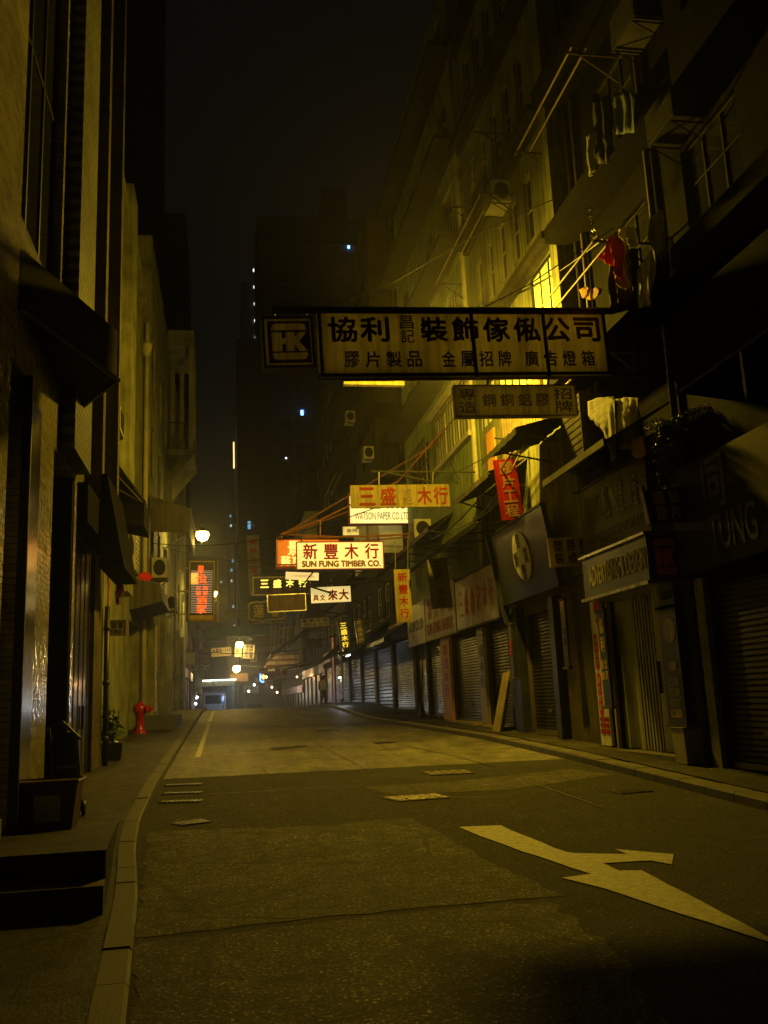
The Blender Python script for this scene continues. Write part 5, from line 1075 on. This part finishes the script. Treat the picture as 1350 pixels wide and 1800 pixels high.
# plants
t = thing("hanging_vine", "leafy vine trailing off the ledge over the navy board", "vine", V((6.8, 13.1, 5.8)))
o = MB()
for k in range(16):
    c = atY(1145+random.uniform(0, 42), 745+k*6.6, 13.1+random.uniform(-.15, .15)); leaves(o, c, (.2-.006*k, .25, .1), 150-k*4, .055, .5)
for k in range(10): leaves(o, atY(1170+k*9.5, 748-k*4, 13.1), (.14, .2, .1), 90, .055, .2)
o.build("foliage", m_leaf, t); o = MB()
for k in range(16):
    c = atY(1145+random.uniform(0, 42), 745+k*6.6, 13.0); leaves(o, c, (.18, .22, .1), 22, .05, .5)
o.build("dry_foliage", m_leafdry, t)
MB().tube([atY(1255, 712, 13.1), atY(1190, 735, 13.1), atY(1160, 752, 13.1), atY(1160, 850, 13.1)], .02, 5).build("stem", m_leafdry, t)
t = thing("hanging_vine", "thin dry vine dangling from the dark ledge above the washing", "vine", atX(1038, 375, 6.9)); o = MB()
for k in range(9): leaves(o, atX(1036+k*.8, 368+k*6, 6.9), (.06, .08, .08), 16, .05, .6)
o.build("foliage", m_leafdry, t)
t = thing("potted_plant", "small pots of green plants on a wall shelf of the green house", "plant", R2.p(27, 12.9, .3)); o = MB(); R2.box(o, 26.6, 29.0, 12.78, 12.83, .02, .6); o.build("shelf", m_rust, t)
for a in (27.0, 28.2): MB().lathe(R2.p(a, 12.84, .3), [(.12, 0), (.18, .28), (.19, .3)], 14).build("pot", m_blue, t)
o = MB(); leaves(o, R2.p(27.0, 13.35, .3), (.25, .3, .3), 120, .14); leaves(o, R2.p(28.2, 13.25, .3), (.25, .3, .2), 90, .14); o.build("foliage", m_leaf, t)
# aerial
t = thing("tv_aerial", "little television aerial on the green wall by the sign bar", "aerial", R2.p(27.2, 8.6, .3)); o = MB(); o.tube([R2.p(27.2, 8.2, .1), R2.p(27.2, 8.75, .35)], .015, 4)
o.tube([R2.p(26.7, 8.75, .35), R2.p(27.7, 8.78, .35)], .012, 4)
for k in range(6): o.tube([R2.p(26.75+k*.17, 8.6, .35), R2.p(26.75+k*.17, 8.92, .35)], .008, 4)
o.build("mast", m_black, t)
# leaning boards, bundle, bottles
zb = pavR(22.3)+.04
t = thing("leaning_board", "old paper covered boards leaning against the slate shutter pier", "board", R2.p(22.9, zb, .4))
for k in range(3): MB().prism([R2.p(22.75+k*.16, zb, .62-.1*k), R2.p(23.2+k*.16, zb, .66-.1*k), R2.p(23.12+k*.16, zb+1.45-.1*k, .3-.05*k), R2.p(22.7+k*.16, zb+1.5-.1*k, .26-.05*k)], V((-.03, 0, 0))).build("board", m_wood, t)
t = thing("waste_bin", "pale plastic tub under the black display board at right", "bin", (7.2, 13.85, pavR(13.9)+.03)); o = MB(); taper(o, V((7.2, 13.85, pavR(13.9)+.03)), (.14, .18), (.17, .21), .55); o.build("body", M("dull_tub", (.3, .29, .22), .5), t)
o = MB(); c_ = V((7.2, 13.85, pavR(13.9)+.03+.55)); o.tube([c_+V((x*.17, y*.21, 0)) for x, y in ((-1, -1), (1, -1), (1, 1), (-1, 1), (-1, -1))], .015, 4); o.build("rim", m_black, t)
t = thing("broom", "broom and rods propped upright beside the brightly lit shutter", "broom", R2.p(33.75, pavR(33.7), .2)); z_ = pavR(33.7)+.02
MB().tube([R2.p(33.7, z_+.3, .3), R2.p(33.75, z_+2.6, .1)], .02, 5).build("handle", m_blue, t); o = MB(); taper(o, R2.p(33.7, z_, .3), (.1, .16), (.05, .05), .5); o.build("brush", m_rust, t)
# wires across the street
def wire(label, a, b, sag, r=.014, m=m_cable, extra=()):
    a, b = V(a), V(b); P_ = [a+(b-a)*(k/24)+V((0, 0, -sag*4*(k/24)*(1-k/24))) for k in range(25)]
    return tag(MB().tube(P_, r, 5).build("overhead_wire", m), label, "wire", "wires slung over the street")
wire("black wire from the left balcony house to the tin eave, crossing the cream timber sign", atX(268, 955, -2.7), atX(880, 790, 7.1), .9)
wire("black wire running past the highest left lamp", atX(262, 905, -2.7), atX(520, 905, 7.3), .6, .02)
wire("lowest black wire across the street beneath the long green board", atX(318, 1140, -3.1), atX(560, 1135, 7.3), .5, .03)
wire("thin wire over the tall neon sign at left", atX(285, 962, -2.7), atX(640, 985, 7.3), .5, .015)
wire("wire looping along the lamplit wall towards the dark house", atX(838, 540, 7.25), atX(1060, 420, 7.3), .25)
wire("second wire looping along the lamplit wall under the bright panes", atX(846, 545, 7.25), atX(1000, 380, 7.3), .5)
wire("cable sagging along the tin eave edge", R2.p(19.6, 7.0, .8), R2.p(28.4, 6.5, .8), .3, .022)
wire("pale cord sagging under the tin eave", R2.p(19.6, 7.2, .5), R2.p(27.0, 6.6, .4), .5, .02, m_cord)
# ------------------------------------------------------------------ far end: vehicles, person, shelter
def van(label, x, y, m, w_=1.9, h=2.3, L_=4.6, lit=False):
    z = roadz(x, y); t = thing("parked_van", label, "van", (x, y, z)); hw = w_/2
    prof = [(0, .4), (0, h*.95), (.15, h), (L_*.62, h), (L_*.8, h*.62), (L_, h*.55), (L_, .4)]
    MB().prism([(x-hw, y+a, z+b) for a, b in prof], (w_, 0, 0)).build("body", m, t)
    o = MB(); o.box(x-hw*.85, x+hw*.85, y-.03, y-.005, z+h*.55, z+h*.88); o.build("rear_window", m_glass, t)
    o = MB(); o.box(x-hw*.95, x+hw*.95, y-.12, y-.006, z+.4, z+.58); o.build("bumper", m_black, t)
    for s_ in (-1, 1):
        o = MB(); o.box(x+s_*hw*.82-.09, x+s_*hw*.82+.09, y-.05, y-.004, z+.75, z+1.15); o.build("tail_lamp", m_redbd, t)
        for a in (.8, L_-.9): MB().lathe((x+s_*hw*.98-.12, y+a, z+.34), [(.34, 0), (.34, .22)], 18, (1, 0, 0)).build("wheel", m_black, t)
    return t
van("dusty grey van seen from behind in the haze beyond the crest", atY(377, 1230, 84).x, 84, M("van_grey", (.35, .36, .36), .4))
van("darker low van parked right of the grey one beyond the crest", atY(448, 1230, 96).x, 96, M("van_dark", (.06, .06, .06), .4), 1.8, 1.9, 4.2)
t = thing("shop_canopy", "flat lit canopy with white tubes closing the foot of the street", "canopy", (-1, 120, 0)); c0 = atY(346, 1206, 118); c1 = atY(412, 1205, 118)
MB().box(c0.x, c1.x, 118, 123, c0.z-.1, c0.z+.5).build("box", m_cream, t)
for k in range(3): x = c0.x+(c1.x-c0.x)*(.3+.3*k); MB().box(x-.7, x+.7, 117.8, 117.95, c0.z+.55, c0.z+.7).build("light_tube", E("tube_white", (.85, .95, .8), 4), t)
for x in (c0.x+.2, c1.x-.2): MB().box(x-.1, x+.1, 118.3, 118.5, -4, c0.z-.1).build("post", m_grey, t)
point("cold_light", atY(396, 1226, 80), 170, (.45, .65, 1), .3, t)  # added blue light tinting the van's rear, apart from the canopy tubes
point("cold_light", (atY(408, 1218, 112).x, 112, atY(408, 1214, 112).z), 160, (.7, .95, .85), .3, t)
t = thing("neon_sign", "little blue neon hook with an orange glow low on the right wall", "sign", atY(459, 1190, 100)); MB().tube([atY(458, 1184, 100), atY(457.5, 1196, 100), atY(460, 1198.5, 100), atY(464, 1198, 100)], .09, 6).build("neon_tubes", E("neon_blue", (.1, .3, 1), 5), t)
MB().lathe(atY(463, 1190, 100.2), [(.02, -.3), (.25, 0), (.02, .3)], 10).build("lamp_bulb", E("orange_bulb", (1, .4, .08), 3), t)
t = thing("wall_lantern", "small yellow wall lamp high on the right, left of the old cream sign", "lamp", atX(476, 1129, 7.3)); MB().lathe(atX(476, 1129, 7.1), [(.05, -.5), (.2, -.3), (.2, .3), (.05, .5)], 12).build("lamp_bulb", E("lantern_yellow", (1, .7, .25), 9), t)
point("lamp_light", atX(476, 1129, 6.7), 420, (1, .72, .25), .1, t)
for k, (px_, py_, Y_, s_, c_) in enumerate(((346, 1226, 108, .3, (1, .75, .85)), (344, 1237, 104, .22, (.8, .8, 1)), (468, 1190, 96, .18, (1, .6, .2)), (487, 1217, 100, .16, (1, .75, .4)), (447, 1204, 110, .2, (.8, .95, 1)), (437, 1215, 112, .18, (1, .9, .6)), (478, 1208, 92, .14, (1, .7, .35)), (522, 1190, 84, .13, (1, .5, .2)))):
    s_ *= .6; c = atY(px_, py_, Y_); t = thing("globe_lamp", ["pink white globe lamp low at the far left kerb", "bluish globe lamp lowest at the far left kerb", "amber globe lamp beside the blue neon hook", "warm globe lamp over parked vehicles at right", "cold white globe lamp under the far canopy", "cream globe lamp right of the grey van", "small orange globe lamp on the far right wall", "tiny orange globe lamp nearest on the far right wall"][k], "lamp", c, "small lamps at the far street end")
    MB().lathe(c, [(.02, -s_), (s_*.75, -s_*.66), (s_, 0), (s_*.75, s_*.66), (.02, s_)], 12).build("lamp_bulb", E("globe_glow", c_, 14), t); MB().tube([c+V((0, 0, s_)), c+V((0, .1, s_+.8))], .03, 5).build("stem", m_black, t); point("lamp_light", c+V((0, -s_-.3, 0)), 60, c_, .1, t)
# lit shop doorway on the right near the crest
t = thing("shop_strip_light", "white strip light under the awning by the brightly glinting shutters", "strip light", (6.2, 47, 3.7)); MB().tube([(6.2, 46.4, 3.75), (6.2, 47.8, 3.75)], .03, 8).build("light_tube", E("tube_cool", (.85, .92, 1), 9), t); MB().box(6.14, 6.26, 46.2, 48.0, 3.79, 3.85).build("batten", m_grey, t)
point("cold_light", (5.9, 47.2, 1.9), 26, (.85, .92, 1), .08, t)
t = thing("shop_strip_light", "white strip light low at the farthest shop doorway near the walking figure", "strip light", (6.2, 57, 2.6)); MB().tube([(6.9, 56.2, 2.9), (6.9, 57.4, 2.9)], .03, 8).build("light_tube", E("tube_cool", (.85, .92, 1), 9), t); MB().box(6.84, 6.96, 56, 57.6, 2.94, 3.0).build("batten", m_grey, t)
point("cold_light", (6.75, 56.8, 2.7), 5, (.8, .88, 1), .08, t)
for lb, a0, z0, h, m_ in (("red hanging banner board on the right wall near the walking figure", 60, 1.4, 4.2, m_redbd), ("dark red standing board low on the right beyond the figure", 66, 1.2, 2.6, m_redbd), ("cream notice board with black and red rows, right of the red banner", 56.2, 1.6, 2.6, m_cream)):
    tx = [(m_redtxt, [('r', "出租公寓", .1, .72, .9, .9, .02), ('r', "時鐘房間", .1, .5, .9, .68, .02)]), (m_blktxt, [('r', "免費", .15, .1, .85, .4, .04)])] if m_ is m_cream else []
    fascia(lb, a0, a0+1.0, z0, z0+h, m_, m_rust, tx, R2, .35, .1, "upright_sign")
t = thing("awning", "house shaped cream canopy with dark stripes far down on the right wall", "awning", atY(475, 1170, 94)); c = atY(462, 1178, 94); d = atY(490, 1152, 94)
MB().prism([(c.x, 94, c.z), (7.3, 94, c.z), (7.3, 94, d.z), ((c.x+7.3)/2, 94, d.z+.3), (c.x+.4, 94, c.z+.7)], (0, 3, 0)).build("canopy_box", m_cream, t)
o = MB()
for k in range(3): o.box(c.x+.3+.2*k, 7.2, 93.94, 93.99, c.z+.3+.55*k, c.z+.5+.55*k)
o.build("stripe_panel", m_brown, t)
t = thing("awning", "broad black awning dipping below the wall lamp far down on the right", "awning", atY(495, 1135, 86)); c = atY(476, 1152, 86); d = atY(512, 1112, 86)
MB().prism([(c.x, 85, c.z), (7.35, 85, d.z), (7.35, 85, d.z+.25), (c.x, 85, c.z+.2)], (0, 7, 0)).build("canvas", m_cloth_aw, t); MB().tube([(c.x, 85, c.z), (c.x, 92, c.z)], .06, 5).build("edge_bar", m_rust, t)
t = thing("scaffold", "thin bamboo scaffold against the lamplit wall beneath the slate board far right", "scaffold", atY(488, 1120, 99)); a = atY(474, 1145, 99); b = atY(503, 1100, 99)
for k in range(5): MB().tube([(a.x+(b.x-a.x)*k/4, 98.6, a.z), (a.x+(b.x-a.x)*k/4+.2, 98.6, b.z)], .05, 5).build("pole", m_bamboo, t)
for k in range(3): MB().tube([(a.x, 98.5, a.z+(b.z-a.z)*(k+.5)/3), (b.x, 98.5, a.z+(b.z-a.z)*(k+.7)/3)], .05, 5).build("pole", m_bamboo, t)
far([(538, 1123), (567, 1121), (538, 1140)], 58, m_rust, "dull grey blank board just below the old cream sign on the right", [])
far([(440, 1150), (452, 1149), (440, 1164)], 104, m_dimy, "small dim yellow board between the four pair sign and the blue neon hook", [(m_blktxt, [('l', "行", .2, .2, .8, .8, .02)])])
far([(468, 1196), (480, 1195), (468, 1206)], 90, m_cream, "smallest cream board hanging right beneath the house shaped canopy", [(m_blktxt, [('r', "公司", .1, .3, .9, .8, .02)])])
def person(label, base, h, cols):
    x, y, z = base; J = {'pelvis': (0, 0, .52), 'waist': (0, 0, .6), 'chest': (0, 0, .73), 'neck': (0, .01, .83), 'head': (0, .0, .9), 'top': (0, 0, .965), 'lk': (-.055, -.05, .28), 'lf': (-.06, .05, .03), 'lt': (-.06, -.05, .015), 'rk': (.055, .05, .28), 'rf': (.06, .12, .05), 'rt': (.06, .04, .015), 'ls': (-.11, 0, .79), 'le': (-.14, .03, .63), 'lh': (-.13, -.06, .5), 'rs': (.11, 0, .79), 're': (.14, -.02, .63), 'rh': (.12, -.1, .56)}
    Rr = {'pelvis': .085, 'waist': .08, 'chest': .095, 'neck': .035, 'head': .058, 'top': .04, 'lk': .045, 'lf': .03, 'lt': .025, 'rk': .045, 'rf': .03, 'rt': .025, 'ls': .045, 'le': .032, 'lh': .024, 'rs': .045, 're': .032, 'rh': .024}
    ed = [('pelvis', 'waist'), ('waist', 'chest'), ('chest', 'neck'), ('neck', 'head'), ('head', 'top'), ('pelvis', 'lk'), ('lk', 'lf'), ('lf', 'lt'), ('pelvis', 'rk'), ('rk', 'rf'), ('rf', 'rt'), ('chest', 'ls'), ('ls', 'le'), ('le', 'lh'), ('chest', 'rs'), ('rs', 're'), ('re', 'rh')]
    ks = list(J); me = bpy.data.meshes.new("person"); me.from_pydata([(a*h, b*h, c*h) for a, b, c in J.values()], [(ks.index(a), ks.index(b)) for a, b in ed], [])
    o = link("person", me); o.location = base; me.materials.append(cols[0]); md = o.modifiers.new("skin", 'SKIN'); o.modifiers.new("smooth", 'SUBSURF').levels = 2; o.modifiers["smooth"].render_levels = 2
    for i, k in enumerate(ks): me.skin_vertices[0].data[i].radius = (Rr[k]*h, Rr[k]*h*.85)
    tag(o, label, "person"); me.skin_vertices[0].data[0].use_root = True
    s_ = MB().lathe((0, 0, 0), [(.1*h, .5*h), (.115*h, .6*h), (.125*h, .74*h), (.09*h, .81*h), (.045*h, .835*h)], 16).build("shirt", cols[1], o); s_.matrix_parent_inverse = Matrix.Identity(4)
    s_ = MB().lathe((0, .008*h, 0), [(.062*h, .89*h), (.07*h, .93*h), (.055*h, .97*h), (.02*h, .985*h)], 14).build("hair", cols[2], o); s_.matrix_parent_inverse = Matrix.Identity(4)
    return o
fy = 52; fx = atY(569, 1238, fy).x
person("person in a pale loose shirt walking away on the right pavement near the crest", (fx, fy, roadz(fx, fy)+.02), 1.72, (M("dark_trousers_skin", (.1, .08, .06), .7), M("pale_shirt", (.5, .42, .28), .85), m_black))
hx2 = atX(500, 1238, 5.9); t = thing("fire_hydrant", "distant red fire hydrant on the right pavement", "fire hydrant", (6.4, 90, roadz(6, 90))); MB().lathe((6.4, 90, roadz(6, 90)+.1), [(.2, 0), (.13, .15), (.13, .55), (.2, .65), (.2, .8), (.05, .95)], 14).build("body", m_red, t); MB().lathe((6.4, 89.7, roadz(6, 90)+.82), [(.09, 0), (.09, .3)], 10, (0, 1, 0)).build("outlet_cap", m_red, t)
# street tree at the far left
ty = 96; tc = atY(331, 1200, ty); t = thing("street_tree", "small leafy green tree lit from below at the far left end", "tree", (tc.x, ty, -1)); MB().tube([(tc.x, ty, -2), (tc.x+.1, ty, 1.5), (tc.x, ty, 3)], [.15, .12, .06], 8).build("trunk", m_rust, t)
o = MB()
for k in range(9): leaves(o, tc+V((random.uniform(-1, .8), random.uniform(-1, 1), random.uniform(-1.4, 1.4))), (.8, .8, .7), 130, .25)
o.build("crown", M("tree_leaf", (.06, .13, .03), .5), t)
t = thing("road_sign_post", "thin pole with blank grey sign backs on the left beyond the neon sign", "sign post", (-1.9, 68, 1)); c = atY(334, 1150, 68)
MB().tube([(c.x, 68, .8), (c.x, 68, atY(334, 1130, 68).z)], .05, 6).build("pole", m_redbd, t); a = atY(325, 1148, 68); b = atY(343, 1170, 68); MB().box(a.x, b.x, 67.9, 67.94, b.z, a.z).build("sign_plate", m_grey, t)
a = atY(318, 1093, 66); b = atY(329, 1143, 66); tag(MB().box(a.x, b.x, 66, 66.08, b.z, a.z).build("sign_back", m_grey), "blank grey board edge hanging at left under the neon sign", "sign")
# ------------------------------------------------------------------ night haze round the whole street
m, N, L, B = nt("night_haze"); N.remove(B); pv = N.new("ShaderNodeVolumePrincipled"); pv.inputs["Color"].default_value = (.85, .88, .9, 1); pv.inputs["Density"].default_value = .0013; pv.inputs["Anisotropy"].default_value = .87
L.new(pv.outputs[0], N["Material Output"].inputs["Volume"])
HZ = MB().box(-40, 60, -30, 290, -9.2, 105).build("haze", m); HZ["kind"] = "stuff"
